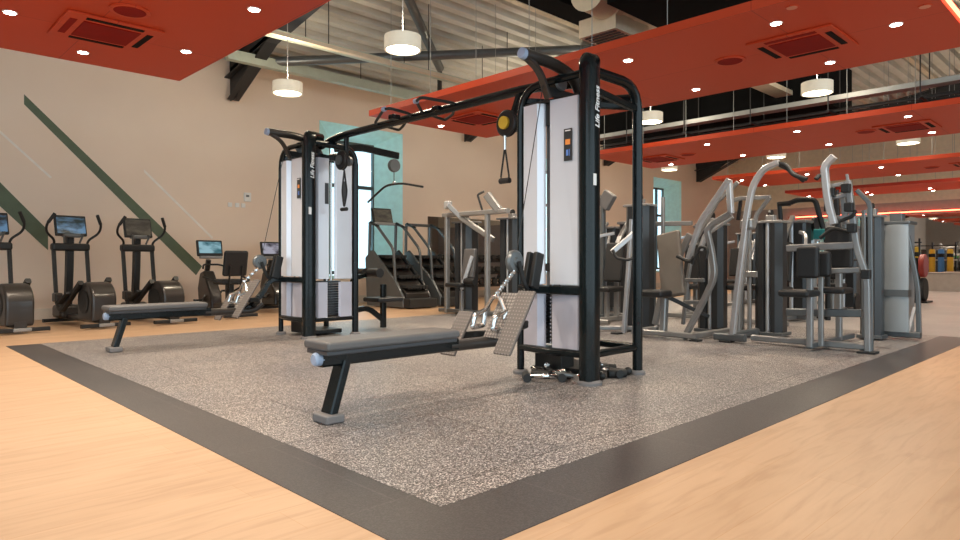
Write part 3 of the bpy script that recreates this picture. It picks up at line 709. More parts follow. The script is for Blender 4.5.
# strap handle at the near crossover pulley
t = thing('strap_handle', 'black strap handle hanging from the yellow badged pulley', 'handle', (4.07, 3.88, 1.98))
MB().tube([(0, 0, 0), (0, 0, -.12)], .012, n=8).build('swivel', 'chrome', t)
MB().tube([(0, -.005, -.12), (0, -.05, -.36), (0, 0, -.40), (0, .05, -.36), (0, .005, -.12)], .008, .02).build('strap', 'black_rubber', t)
MB().cyl((0, -.055, -.385), (0, .055, -.385), .024, 16).build('grip', 'black_rubber', t)
t = thing('strap_handle', 'black coiled strap handle hanging at the far tower by the window', 'handle', (4.23, 6.63, 1.98))
MB().tube([(0, 0, 0), (.04, 0, -.25), (0, .0, -.45), (-.03, 0, -.25), (0, 0, -.02)], .010, .05).build('strap', 'black_rubber', t)
MB().cyl((0, -.055, -.46), (0, .055, -.46), .022, 16).build('grip', 'black_rubber', t)
# attachments lying under the near tower
def v_handle(x, y, rz, lab, m_='black_rubber'):
    t = thing('grip_attachment', lab, 'cable attachment', (x, y, .005), rz)
    MB().tube([(-.13, 0, .035), (0, .12, .06), (.13, 0, .035)], .016, .03).build('frame', 'chrome' if m_ != 'chrome' else 'silver_dark', t)
    for s in (-1, 1): MB().cyl((s * .13, -.07, .033), (s * .13, .07, .033), .032, 14).build('grip', m_, t)
for x, y, rz, s, m_ in ((3.99, 3.36, .4, 'black handle lying left under the near tower base', 'black_rubber'), (3.98, 3.12, 1.5, 'chrome gripped handle lying under the near tower by its front post', 'chrome'), (4.22, 3.0, -.5, 'black handle lying right of the near tower main post', 'black_rubber'),
                        (4.40, 3.02, .9, 'black handle lying beside the thin arched post', 'black_rubber'), (3.8, 3.22, 2.4, 'black handle on the mat in front of the near shroud', 'black_rubber')):
    v_handle(x, y, rz, s, m_)

for x, y, rz, s in ((4.05, 3.28, .9, 'black rope with knobbed ends lying in the middle under the near tower'), (4.3, 2.97, 0, 'black rope with knobbed ends lying right of the main post')):
    t = thing('triceps_rope', s, 'cable attachment', (x, y, .0), rz)
    MB().tube([(-.16, -.03, .04), (-.08, .06, .05), (0, .09, .075), (.07, .05, .05), (.15, -.05, .04)], .018, .05).build('rope', 'black_rubber', t)
    for px_ in ((-.17, -.04, .04), (.16, -.06, .04)): MB().ball(px_, .034, 12).build('end_knob', 'black_satin', t)
    MB().lathe((0, .09, .09), [(.016, -.006), (.024, 0), (.016, .006)], axis=(1, 0, 0), n=12).build('ring', 'chrome', t)

# ================= CARDIO =================
def elliptical(lab, loc, scr):
    t = thing('elliptical_trainer', lab, 'exercise machine', loc, 0.14)
    b = lambda mb, n, m_, p=t, **k: mb.build(n, m_, p, **k)
    f = b(MB().bar([(-.31, -.78, .05), (.31, -.78, .05)], .06, .05), 'rear_stabilizer', 'black_satin')
    b(MB().box((0, -.80, .052), (.2, .05, .045)), 'cover', 'silver', f, bevel=.01)
    b(MB().bar([(-.28, .62, .05), (.28, .62, .05)], .06, .05), 'front_stabilizer', 'black_satin')
    b(MB().bar([(0, -.75, .11), (0, .62, .11)], .14, .08), 'base_frame', 'housing')
    out = []
    for a in range(-5, 186, 12): out.append((.27 * math.cos(math.radians(a)), .27 * math.sin(math.radians(a))))
    o2 = [(-.16, -.50 + x * .95, .36 + z) for x, z in out] + [(-.16, -.74, .09), (-.16, -.26, .09)]
    h = b(MB().prism(o2, (.32, 0, 0)), 'drive_housing', 'housing', bevel=.035)
    b(MB().lathe((-.162, -.48, .36), [(0, 0), (.15, 0), (.16, .006)], axis=(-1, 0, 0), n=28), 'side_disc', 'black_satin', h)
    b(MB().box((0, .52, .18), (.3, .34, .2)), 'front_cover', 'housing', bevel=.05)
    b(MB().bar([(0, .50, .15), (0, .44, .8), (0, .42, 1.33)], .09, .11, .2, up=(0, 1, 0)), 'console_post', 'black_satin')
    b(MB().box((0, .40, 1.12), (.50, .13, .11)), 'pivot_housing', 'black_satin', bevel=.03)
    c = b(MB().box((0, .40, 1.43), (.42, .05, .31), Matrix.Rotation(math.radians(-14), 3, 'X')), 'console', 'black_satin', bevel=.015)
    b(MB().box((0, .372, 1.437), (.375, .006, .24), Matrix.Rotation(math.radians(-14), 3, 'X')), 'screen', scr, c)
    b(MB().box((0, .36, 1.29), (.24, .12, .06)), 'keypad', 'silver_dark', c, bevel=.02)
    for s in (-1, 1):
        ha = b(MB().tube([(s * .22, .40, 1.12), (s * .22, .36, 1.22), (s * .35, .30, 1.33), (s * .36, .24, 1.44), (s * .28, .18, 1.58)], .017, .07), 'swing_handle', 'black_satin')
        b(MB().tube([(s * .345, .23, 1.46), (s * .278, .178, 1.59)], .023, n=12), 'grip', 'black_rubber', ha)
        b(MB().tube([(s * .10, .34, 1.18), (s * .13, .27, 1.32)], .014, n=8), 'fixed_grip', 'silver_dark')
        b(MB().bar([(s * .22, .40, 1.10), (s * .22, .30, .42)], .045, .055, up=(0, 1, 0)), 'lower_arm', 'black_satin')
        b(MB().box((s * .22, .26, .40), (.10, .14, .13)), 'link_cover', 'housing', bevel=.02)
        zf = .27 if s > 0 else .20
        pa = b(MB().bar([(s * .21, .30, .38), (s * .21, .14, zf), (s * .18, -.44, .66 if s > 0 else .62)], .07, .07, .1), 'pedal_arm', 'black_satin')
        b(MB().box((s * .21, -.06, zf + .20), (.15, .34, .035), Matrix.Rotation(math.radians(-28), 3, 'X')), 'pedal', 'black_rubber', pa, bevel=.01)
    return t
elliptical('black elliptical trainer cut by the left picture edge', (1.52, 10.68, 0), 'screen_blue')
elliptical('black elliptical trainer with a lit landscape screen, before the green stripe end', (2.47, 10.68, 0), 'screen_blue')
elliptical('black elliptical trainer with a dark unlit console, beside the recumbent bike', (3.38, 10.68, 0), 'screen_off')

def bike(lab, loc, scr):
    t = thing('recumbent_bike', lab, 'exercise bike', loc)
    b = lambda mb, n, m_, p=t, **k: mb.build(n, m_, p, **k)
    b(MB().bar([(-.27, -.72, .05), (.27, -.72, .05)], .07, .05), 'stabilizer', 'black_satin'); b(MB().bar([(-.25, .72, .05), (.25, .72, .05)], .07, .05), 'stabilizer', 'black_satin')
    b(MB().bar([(0, -.72, .10), (0, -.2, .20), (0, .7, .12)], .13, .10, .3), 'base_frame', 'housing')
    b(MB().prism([(-.1, .75, .08), (-.1, .82, .45), (-.1, .72, .72), (-.1, .55, .76), (-.1, .42, .6), (-.1, .22, .34), (-.1, .2, .1)], (.2, 0, 0)), 'drive_housing', 'housing', bevel=.04)
    b(MB().bar([(0, .64, .70), (0, .56, .94)], .07, .08, up=(0, 1, 0)), 'console_post', 'black_satin')
    c = b(MB().box((0, .52, 1.14), (.44, .05, .28), Matrix.Rotation(math.radians(-12), 3, 'X')), 'console', 'black_satin', bevel=.015)
    b(MB().box((0, .492, 1.155), (.38, .006, .20), Matrix.Rotation(math.radians(-12), 3, 'X')), 'screen', scr, c)
    b(MB().box((0, .46, .985), (.38, .09, .05)), 'keypad', 'silver', c, bevel=.015)
    R = Matrix.Rotation(math.radians(12), 3, 'X')
    b(MB().box((0, -.52, .88), (.40, .07, .42), R), 'backrest', 'pad_black', bevel=.04)
    b(MB().box((0, -.28, .58), (.40, .40, .09)), 'seat', 'pad_black', bevel=.035)
    for s in (-1, 1):
        b(MB().tube([(s * .10, -.56, .84), (s * .10, -.50, .50), (s * .06, -.30, .42)], .015, .05), 'backrest_support', 'black_satin')
        b(MB().tube([(s * .05, -.48, .55), (s * .30, -.42, .60), (s * .33, -.05, .66)], .017, .08), 'side_handle', 'black_rubber')
        b(MB().tube([(0, .50, .86), (s * .14, .42, .86), (s * .22, .24, .80)], .016, .06), 'front_handle', 'black_rubber')
        cr = b(MB().bar([(s * .12, .42, .33), (s * .12, .42 - s * .13, .33 + s * .08)], .02, .035), 'crank', 'silver_dark')
        b(MB().box((s * .19, .42 - s * .13, .33 + s * .08), (.11, .10, .03)), 'pedal', 'black_rubber', cr)
    b(MB().bar([(0, -.30, .2), (0, -.30, .54)], .10, .14), 'seat_post', 'black_satin')
    return t
bike('black recumbent bike with a teal lit screen, seen left of the far tower', (4.58, 10.9, 0), 'screen_teal')
bike('black recumbent bike half hidden behind the far row pulley, grey screen', (5.78, 11.0, 0), 'screen_grey')

def climber(lab, loc, console=True):
    t = thing('stair_climber', lab, 'exercise machine', loc)
    b = lambda mb, n, m_, p=t, **k: mb.build(n, m_, p, **k)
    b(MB().prism([(-.28, .55, .05), (-.28, .55, 1.05), (-.28, .35, 1.05), (-.28, -.45, .42), (-.28, -.62, .30), (-.28, -.62, .05)], (.56, 0, 0)), 'body', 'housing', bevel=.02)
    for s in (-1, 1):
        x = s * .33
        b(MB().prism([(x - .03, .60, .02), (x - .03, .66, 1.0), (x - .03, .42, 1.16), (x - .03, -.38, .52), (x - .03, -.62, .22), (x - .03, -.62, .02)], (.06, 0, 0)), 'side_panel', 'silver_dark' if s < 0 else 'shroud_dark', bevel=.02)
        ra = b(MB().bar([(x, .52, 1.70), (x, .30, 1.66), (x, -.28, 1.16), (x, -.34, .50)], .04, .05, .12), 'hand_rail', 'silver_dark')
        b(MB().tube([(x, .5, 1.72), (x, .22, 1.62)], .025), 'grip', 'black_rubber', ra)
        b(MB().bar([(x, .55, .9), (x, .52, 1.72)], .05, .05), 'mast', 'silver_dark')
    st = MB()
    for j in range(4):
        yy, zz = -.50 + j * .23, .42 + j * .2
        st.box((0, yy, zz), (.54, .24, .05)); st.box((0, yy + .11, zz - .09), (.54, .03, .16))
        for q in range(7): st.box((-.22 + q * .073, yy - .125, zz - .02), (.035, .02, .05))
    b(st, 'steps', 'black_rubber')
    b(MB().bb(-.34, .34, -.82, -.55, .02, .2), 'entry_step', 'black_rubber', bevel=.02)
    b(MB().bar([(-.33, .52, 1.70), (.33, .52, 1.70)], .05, .06), 'cross_bar', 'silver_dark')
    if console:
        c = b(MB().box((0, .56, 1.86), (.50, .05, .34), Matrix.Rotation(math.radians(-16), 3, 'X')), 'console', 'black_satin', bevel=.015)
        b(MB().box((0, .53, 1.865), (.44, .006, .27), Matrix.Rotation(math.radians(-16), 3, 'X')), 'screen', 'screen_off', c)
        b(MB().box((0, .48, 1.70), (.5, .1, .05)), 'keypad', 'silver_light', c, bevel=.015)
    return t
climber('grey and black stair climber with console, before the tall window', (8.1, 10.7, 0))
climber('stair climber right of the first, its handrail against the pale wall', (9.0, 10.65, 0), False)

# dumbbell rack under the small wall mirror
t = thing('wall_mirror', 'mirror on the left wall behind the twin tower machine', 'mirror', (11.6, WY, .5))
MB().bb(10.1, 13.2, WY - .024, WY - .004, .45, 2.0).build('glass_sheet', 'mirror', t, smooth=False, world=True)
rx0, rx1 = 10.15, 13.0
rk = thing('dumbbell_rack', 'long dark three tier dumbbell rack against the left wall mirror', 'rack', ((rx0 + rx1) / 2, 11.75, 0))
for x in (rx0, rx1):
    MB().bar([(x, 11.5, 0), (x, 11.95, 1.05)], .06, .08).bar([(x, 11.4, .03), (x, 12.05, .03)], .06, .06).build('side_frame', 'black_satin', rk, world=True)
tiers = [(.32, 11.60), (.62, 11.72), (.92, 11.86)]
for z, y in tiers: MB().bar([(rx0, y - .07, z), (rx1, y - .07, z)], .04, .05).bar([(rx0, y + .07, z + .02), (rx1, y + .07, z + .02)], .04, .05).build('shelf_rail', 'black_satin', rk, world=True)
db0 = None
rows = ['bottom', 'middle', 'top']
for ti_, (z, y) in enumerate(tiers):
    for j in range(12):
        x = rx0 + .16 + j * .228
        if db0 is None:
            db0 = thing('dumbbell', 'x', 'dumbbell')
            MB().cyl((0, -.07, 0), (0, .07, 0), .014, 10).build('handle', 'chrome', db0)
            for s in (-1, 1): MB().lathe((0, s * .06, 0), [(0, 0), (.058, 0), (.068, .01), (.068, .07), (.055, .08), (0, .08)], axis=(0, s, 0), n=12).build('head', 'black_rubber', db0)
            db = db0; km = kid_map()
        else: db = copy_tree(db0, None, km)
        db.location = (x, y, z + .10)
        db['label'] = 'round black dumbbell on the %s tier of the rack by the left wall mirror' % rows[ti_]; db['group'] = 'dumbbells on the %s tier' % rows[ti_]
o = MB().ball((9.72, 11.7, .42), .24, 20)
o.v = [v + V((0, 0, -.18)) for v in o.v]
tag(o.build('exercise_ball', 'pale'), 'pale round exercise ball on the floor by the dumbbell rack', 'ball')
t = thing('wall_socket', 'white thermostat box on the cream wall left of the far tower', 'thermostat', onY(247, 195, WY))
MB().box((0, -.02, 0), (.14, .035, .17)).build('case', 'white_plastic', t, bevel=.008)
MB().box((-.005, -.04, .02), (.06, .006, .04)).build('display', 'silver_dark', t)
p = onY(238, 203, WY)
t = thing('wall_switch', 'row of small switches on the wall under the thermostat', 'switch', p)
for j, dx in enumerate((-.16, -.02, .10)): MB().box((dx, -.01, 0), (.08, .014, .08)).build('switch_plate', 'white_plastic', t, bevel=.004)

# ================= STRENGTH MACHINES =================
BW = 0.80
def stack(parent, x, y, w, d, h, m_='shroud_dark', rodm='silver_light', z0=.06, face='x'):
    """weight tower: two shroud halves with a bright gap on the -X side, cap, stack and rods"""
    g = .035; xa, xb = x - w / 2, x + w / 2; ya, yb = y - d / 2, y + d / 2; R_ = min(w, d) * .25
    def half(p0, p1, flip):
        if not flip: out = [(xa + R_, p0), (xa, p0 + R_), (xa, p1 - .01), (xa + .03, p1), (xb - .02, p1), (xb, p1 - R_), (xb, p0 + R_), (xb - R_, p0)]
        else: out = [(xa + R_, p1), (xa, p1 - R_), (xa, p0 + .01), (xa + .03, p0), (xb - .02, p0), (xb, p0 + R_), (xb, p1 - R_), (xb - R_, p1)]
        B(MB().prism([(q[0], q[1], z0) for q in out], (0, 0, h - z0)), 'shroud', m_, parent)
    half(ya, y - g, False); half(y + g, yb, True)
    B(MB().cyl((xa + .045, y, z0), (xa + .045, y, h), .028, 14), 'guide_tube', rodm, parent)
    B(MB().bb(xa - .01, xb + .01, ya - .01, yb + .01, h, h + .03).bb(x - .05, x + .05, y - .05, y + .05, h + .03, h + .1), 'top_cap', 'silver', parent, bevel=.006)
    B(MB().lathe((x, y - .015, h + .12), [(0, 0), (.05, 0), (.05, .03), (0, .03)], axis=(0, 1, 0), n=16), 'pulley', 'black_satin', parent)
    B(MB().bb(xa - .02, xb + .02, ya - .02, yb + .02, .02, z0), 'base_block', 'silver_dark', parent, bevel=.006)

def tX(X, *pts): return [onX(px, py, X) for px, py in pts]
def tY(Y, *pts): return [onY(px, py, Y) for px, py in pts]
def foot(parent, x, y, s=.11): B(MB().box((x, y, .015), (s, s, .022)), 'foot', 'black_rubber', parent, bevel=.005)

# twin tower machine behind the near bench (left of the near tower)
t = thing('pec_fly_machine', 'grey machine with two slim weight towers joined at the top, left of the near tower', 'gym machine', (7.75, 8.0, 0))
stack(t, 7.86, 8.42, .30, .42, 1.58); stack(t, 7.92, 7.38, .30, .42, 1.60)
for y in (8.66, 7.66): B(MB().bar([(7.62, y, .02), (7.62, y, 1.72)], .09, .11, up=(1, 0, 0)), 'upright', 'silver', t)
B(MB().bar([(7.62, 7.2, 1.72), (7.62, 8.75, 1.72)], .12, .10), 'top_beam', 'silver', t)
B(MB().bar([(7.62, 7.3, .06), (7.62, 8.85, .06)], .10, .08), 'base_beam', 'silver_dark', t)
B(MB().bar([(7.45, 8.45, 1.88), (7.62, 8.3, 1.66), (7.75, 7.65, 1.27)], .09, .11, .05), 'swing_arm', 'silver', t)
B(MB().box((7.5, 8.5, 1.88), (.10, .12, .14)), 'arm_head', 'silver_light', t, bevel=.02)
B(MB().bar([(7.62, 7.4, 1.74), (7.55, 7.6, 2.0)], .13, .16), 'swing_arm', 'silver', t)
B(MB().tube([(7.5, 7.62, 2.05), (7.45, 7.72, 2.0), (7.5, 7.66, 1.75)], .018, .03), 'grip', 'black_rubber', t)
B(MB().bar([(7.45, 8.1, .05), (7.45, 8.1, .42)], .08, .08), 'seat_post', 'silver', t)
B(MB().bar([(7.45, 8.1, .45), (7.55, 7.95, 1.0)], .06, .08), 'back_post', 'silver_light', t)
B(MB().box((7.42, 8.12, .52), (.36, .36, .07)), 'seat', 'pad_black', t, bevel=.025)
B(MB().box((7.58, 8.05, .88), (.07, .28, .5), Matrix.Rotation(math.radians(8), 3, 'Y')), 'backrest', 'pad_grey', t, bevel=.025)
B(MB().cyl((7.4, 7.72, .58), (7.4, 7.95, .58), .06, 16), 'roller', 'pad_black', t)

# slim machine seen through the near tower frame
t = thing('seated_row_machine', 'grey seated machine seen through the near tower frame, white slanted post', 'gym machine', (7.2, 5.4, 0))
c = onZ(624, 332, 0)
B(MB().bar([V((c.x, c.y, .02)), onX(632, 217, c.x)], .06, .075, up=(1, 0, 0)), 'slanted_post', 'silver_light', t)
B(MB().bar([onX(634, 231, c.x - .1), onX(612, 250, c.x - .35)], .06, .075), 'arm', 'silver_light', t)
B(MB().tube([onX(613, 248, c.x - .38), onX(616, 256, c.x - .38), onX(628, 258, c.x - .3), onX(636, 254, c.x - .2)], .018, .04), 'grip', 'black_rubber', t)
stack(t, c.x + .45, c.y + .05, .24, .34, 1.62)
B(MB().bar([(c.x - .1, c.y - .2, .05), (c.x + .6, c.y - .1, .05)], .07, .07), 'base_beam', 'silver', t)
B(MB().bar([(c.x - .3, c.y + .8, .05), (c.x + .5, c.y - .15, .05)], .07, .07), 'base_beam', 'silver', t)
B(MB().bar([(c.x - .25, c.y + .7, .05), (c.x - .22, c.y + .7, .5)], .07, .07), 'seat_post', 'silver', t)
B(MB().box((c.x - .22, c.y + .7, .54), (.4, .34, .07)), 'seat', 'pad_black', t, bevel=.025)
B(MB().box((c.x + .02, c.y + .62, .95), (.08, .3, .62), Matrix.Rotation(math.radians(12), 3, 'Y')), 'chest_pad', 'pad_black', t, bevel=.03)
B(MB().bar([(c.x + .06, c.y + .6, .1), (c.x + .1, c.y + .6, 1.1)], .07, .08, up=(1, 0, 0)), 'pad_post', 'silver', t)
t = thing('cable_column', 'tall grey column with a tilted dark pad, right of the near tower main post', 'gym machine', (8.5, 6.3, 0))
c2 = onX(603, 300, 8.6); 
B(MB().bar([(8.6, c2.y, .02), (8.6, c2.y, 1.95)], .08, .10, up=(1, 0, 0)), 'upright', 'silver_dark', t)
B(MB().bar([(8.3, c2.y, .05), (9.1, c2.y, .05)], .10, .08), 'base_beam', 'silver_dark', t)
B(MB().box(onX(607, 198, 8.45), (.10, .22, .26), Matrix.Rotation(math.radians(35), 3, 'X')), 'tilted_pad', 'pad_grey', t, bevel=.02)
B(MB().bar([(8.6, c2.y, 1.8), onX(607, 198, 8.5)], .05, .06), 'pad_arm', 'silver_dark', t)
t = thing('equipment_shelf', 'dark shelf with green and white steps on top, seen through the near tower', 'shelf', (10.5, 7.2, 0))
q = onX(615, 300, 10.8)
for dy in (-.5, .5): B(MB().bb(10.6, 11.0, q.y + dy - .03, q.y + dy + .03, 0, 1.1), 'side', 'black_satin', t, smooth=False)
for z in (.1, .45, .8, 1.08): B(MB().bb(10.6, 11.0, q.y - .5, q.y + .5, z, z + .03), 'board', 'black_satin', t, smooth=False)
for j, (m_, lab) in enumerate((('green', 'green aerobic step lying on the dark shelf'), ('pale', 'white aerobic step stacked over the green one'))):
    tag(MB().bb(10.62, 10.98, q.y - .42, q.y + .42, 1.12 + j * .12, 1.22 + j * .12).build('aerobic_step', m_, bevel=.02), lab, 'step')
for j in range(4):
    tag(MB().lathe((10.75, q.y - .34 + j * .22, .48), [(0, 0), (.08, .0), (.10, .08), (.08, .16), (.05, .18), (.055, .23), (0, .24)], n=16).build('kettlebell', 'black_rubber'), 'black kettlebell on the middle board of the dark shelf', 'kettlebell', 'kettlebells on the dark shelf')

# incline chest press (taupe pad)
t = thing('chest_press_machine', 'silver chest press with a tall taupe backrest, right of the near tower', 'gym machine', (7.4, 4.3, 0))
XP = 7.35
B(MB().box(onX(671, 262, 7.1), (.08, .30, .80), Matrix.Rotation(math.radians(12), 3, 'Y') @ Matrix.Rotation(math.radians(-12), 3, 'X')), 'backrest', 'pad_taupe', t, bevel=.03)
sp = onX(655, 291, 6.95)
B(MB().box(sp, (.42, .40, .08)), 'seat', 'pad_black', t, bevel=.03)
B(MB().bar([V((sp.x + .1, sp.y - .05, .04)), V((sp.x + .14, sp.y - .05, sp.z - .04))], .09, .11, up=(1, 0, 0)), 'seat_post', 'silver', t)
B(MB().bar([sp + V((.14, -.1, -.05)), sp + V((.45, -.45, -.28))], .05, .06), 'seat_brace', 'black_satin', t)
B(MB().bar(tX(7.35, (655, 322), (662, 290), (690, 232)), .07, .09, .1), 'back_support', 'silver', t)
B(MB().bar(tX(7.0, (684, 336), (704, 298), (715, 274), (712, 250), (707, 228), (712, 222), (731, 211)), .075, .09, .1, up=(1, 0, 0)), 'curved_frame', 'silver', t)
B(MB().bar(tX(7.0, (731, 211), (729, 178)), .07, .09, up=(1, 0, 0)), 'head_post', 'silver_light', t)
B(MB().bar(tX(6.9, (688, 258), (700, 220), (729, 177)), .06, .08, .05, up=(1, 0, 0)), 'lever_arm', 'silver_light', t)
B(MB().bar(tX(7.25, (700, 248), (706, 232), (732, 214)), .06, .08, .05, up=(1, 0, 0)), 'lever_arm', 'silver_light', t)
B(MB().bar(tX(7.3, (690, 248), (717, 200), (738, 180)), .05, .06, .0, up=(1, 0, 0)), 'lever_link', 'silver', t)
B(MB().tube(tX(6.85, (692, 262), (700, 244), (708, 246), (706, 256)), .018, .08), 'grip', 'black_rubber', t)
B(MB().tube(tX(6.85, (677, 254), (690, 260), (694, 255)), .022, .05), 'grip', 'black_rubber', t)
B(MB().bar([V((6.95, onZ(650, 331, .06).y + .2, .06)), V((6.95, 3.62, .06))], .08, .08), 'base_beam', 'silver', t)
B(MB().bar([V((6.95, 3.68, .06)), V((8.1, 3.68, .06))], .08, .08), 'base_beam', 'silver', t)
for x, y in ((6.95, 3.64), (8.1, 3.68), (6.95, 4.7)): foot(t, x, y)
sc = onZ(714, 331, 0); stack(t, sc.x, sc.y + .02, .22, .34, 1.36)
sc2 = onZ(655, 328, 0); stack(t, sc2.x + .1, sc2.y + .25, .24, .34, 1.42)
for a, m_ in (((663, 195), 'silver'), ((654, 205), 'silver_dark')):
    top = onX(a[0], a[1], sc2.x - .1); B(MB().bar([(top.x, top.y, .05), top], .05, .06, up=(1, 0, 0)), 'upright', m_, t)
B(MB().bar(tX(sc2.x - .08, (648, 222), (692, 221)), .05, .07), 'top_beam', 'silver', t)
B(MB().bar(tX(7.4, (684, 278), (704, 278)), .05, .06), 'rung', 'silver', t)
B(MB().bar(tX(7.4, (684, 300), (704, 300)), .05, .06), 'rung', 'silver', t)
B(MB().bar(tX(7.6, (683, 322), (688, 275), (694, 240)), .05, .06, up=(1, 0, 0)), 'side_post', 'silver', t)

# lat pulldown with curved arm
t = thing('lat_pulldown_machine', 'silver pulldown machine with a tall curved arm and drooping black handle', 'gym machine', (7.5, 3.3, 0))
XL = 7.15
B(MB().bar(tX(XL, (732, 338), (737, 290), (744, 235), (748, 205), (753, 182), (764, 166), (779, 160)), .075, .085, .2, up=(1, 0, 0)), 'curved_arm', 'silver_light', t)
B(MB().tube(tX(XL, (777, 161), (786, 162), (792, 172), (800, 175), (807, 177)), .022, .1), 'handle', 'black_rubber', t)
B(MB().tube([onX(777, 161, XL), onX(777, 161, XL) + V((.45, .05, -.02)), onX(777, 161, XL) + V((.62, -.05, -.14))], .022, .1), 'handle', 'black_rubber', t)
B(MB().bar(tX(XL + .1, (727, 200), (741, 196), (770, 195)), .045, .055), 'cross_link', 'silver', t)
B(MB().bar(tX(XL + .1, (770, 195), (757, 212), (754, 224)), .045, .055, up=(1, 0, 0)), 'cross_link', 'silver', t)
B(MB().bar(tX(XL + .25, (743, 225), (749, 192)), .04, .05, up=(1, 0, 0)), 'link_rod', 'black_satin', t)
B(MB().bar(tX(XL + .25, (738, 218), (741, 196)), .04, .05, up=(1, 0, 0)), 'link_rod', 'black_satin', t)
B(MB().box(onX(748, 222, XL + .05), (.14, .14, .12)), 'pivot', 'silver', t, bevel=.03)
B(MB().bar(tX(XL + .35, (738, 335), (739, 300), (750, 222)), .06, .07, .1, up=(1, 0, 0)), 'rear_post', 'silver', t)
pb = onX(732, 338, XL)
B(MB().bar([(XL - .02, pb.y + .08, .06), (8.5, pb.y + .08, .06)], .10, .10), 'base_beam', 'silver_dark', t)
B(MB().bar([(XL, pb.y + .2, .06), (XL, pb.y - .15, .06)], .10, .10), 'base_beam', 'silver_dark', t)
foot(t, XL - .02, pb.y + .05, .13)
s3 = onZ(771, 334, 0); stack(t, s3.x, s3.y, .27, .33, 1.37)
B(MB().bar([(s3.x - .17, s3.y + .19, .03), (s3.x - .17, s3.y + .19, 1.36)], .05, .06, up=(1, 0, 0)), 'upright', 'silver', t)
B(MB().bar(tX(7.9, (740, 272), (757, 272)), .05, .09), 'seat_beam', 'silver', t)
B(MB().box(onX(742, 285, 8.1), (.3, .3, .07)), 'seat', 'pad_black', t, bevel=.025)
B(MB().bar([V((8.1, onX(742, 285, 8.1).y, .05)), onX(742, 288, 8.1)], .06, .07, up=(1, 0, 0)), 'seat_post', 'silver', t)

# shoulder press with ladder frame
t = thing('shoulder_press_machine', 'silver press machine with ladder-like frame and black pads at the mat edge', 'gym machine', (7.6, 2.4, 0))
XS = 7.25
lw = dict(up=(1, 0, 0))
B(MB().bar(tX(XS, (868, 349), (867, 275), (857, 246), (848, 179)), .07, .085, .1, **lw), 'front_post', 'silver', t)
B(MB().bar(tX(XS + .05, (871, 349), (871, 275), (870, 201), (857, 188)), .05, .06, .05, **lw), 'outer_post', 'silver_dark', t)
B(MB().bar(tX(XS - .1, (834, 222), (828, 200), (824, 164), (834, 154)), .08, .10, .12, **lw), 'lever_arm', 'silver_light', t)
B(MB().bar(tX(XS + .1, (845, 222), (842, 190)), .05, .06, **lw), 'link_post', 'silver', t)
for y_ in (182, 194, 214): B(MB().bar(tX(XS, (830, y_ + 2), (851, y_ - 2 if y_ < 200 else y_)), .045, .05), 'rung', 'silver', t)
B(MB().bar(tX(XS, (848, 179), (847, 172)), .03, .04, **lw), 'stub', 'silver', t)
B(MB().tube([onX(826, 174, XS - .1), onX(822, 173, XS - .1) + V((-.02, .02, 0)), onX(816, 177, XS - .15)], .022, .03), 'grip', 'black_rubber', t)
B(MB().tube(tX(XS - .05, (832, 222), (842, 218), (853, 214), (856, 208)), .018, .05), 'grip', 'black_rubber', t)
for (a, b_, hh) in (((787, 246), (858, 243), .09), ((822, 269), (860, 268), .07), ((787, 310), (862, 311), .10)):
    B(MB().bar(tX(XS + .06, a, b_), .06, hh), 'cross_beam', 'silver' if hh < .1 else 'silver_dark', t)
rl = tX(XS + .05, (752, 338), (866, 346)); rl = [V((p.x, p.y, .06)) for p in rl]
B(MB().bar(rl, .09, .08), 'base_beam', 'silver', t)
foot(t, XS + .0, onX(868, 349, XS).y, .16)
B(MB().box(onX(808, 260, 6.95), (.09, .21, .32)), 'backrest', 'pad_black', t, bevel=.03)
B(MB().box(onX(822, 262, 7.15), (.09, .17, .26)), 'chest_pad', 'pad_black', t, bevel=.03)
B(MB().box(onX(799, 291, 6.95), (.36, .30, .07)), 'seat', 'pad_black', t, bevel=.03)
B(MB().box(onX(831, 288, 7.3), (.32, .34, .06)), 'rear_seat', 'pad_black', t, bevel=.025)
pz = onX(810, 300, 7.0); B(MB().bar([(7.0, pz.y, .05), (7.0, pz.y, .80)], .07, .08, **lw), 'seat_post', 'silver', t)
pz = onX(821, 300, 7.15); B(MB().bar([(7.15, pz.y, .05), (7.15, pz.y, .95)], .06, .06, **lw), 'seat_post', 'silver', t)
B(MB().bar([(6.98, onX(810, 300, 7.0).y, .06), (8.3, onX(810, 300, 7.0).y, .06)], .08, .07), 'base_beam', 'silver_dark', t)
B(MB().box(onX(839, 245, 7.75), (.08, .28, .46)), 'backrest', 'pad_black', t, bevel=.03)
pz = onX(839, 245, 7.85); B(MB().bar([(7.85, pz.y, .05), (7.85, pz.y, 1.25)], .07, .09, **lw), 'back_post', 'silver', t)
B(MB().bar(tX(7.85, (826, 222), (852, 222)), .06, .07), 'top_beam', 'silver', t)
s4 = onZ(867, 338, 0); stack(t, s4.x + .12, s4.y - .02, .22, .22, 1.42)
B(MB().bar([(s4.x - .05, s4.y + .02, .05), (s4.x - .05, s4.y + .02, 1.5)], .05, .05, **lw), 'upright', 'silver_dark', t)
for a in ((831, 190), (846, 186), (829, 205), (849, 205), (852, 226), (866, 272)):
    B(MB().box(onX(a[0], a[1], XS - .06), (.07, .08, .09)), 'joint_block', 'black_satin', t, bevel=.01)
B(MB().bar(tX(XS + .3, (838, 228), (836, 188)), .06, .07, **lw), 'rear_link', 'black_satin', t)
B(MB().bar(tX(XS + .3, (844, 226), (848, 192)), .05, .06, **lw), 'rear_link', 'silver_dark', t)
B(MB().tube(tX(XS + .2, (820, 236), (833, 226), (850, 230)), .02, .04), 'rear_grip', 'black_rubber', t)
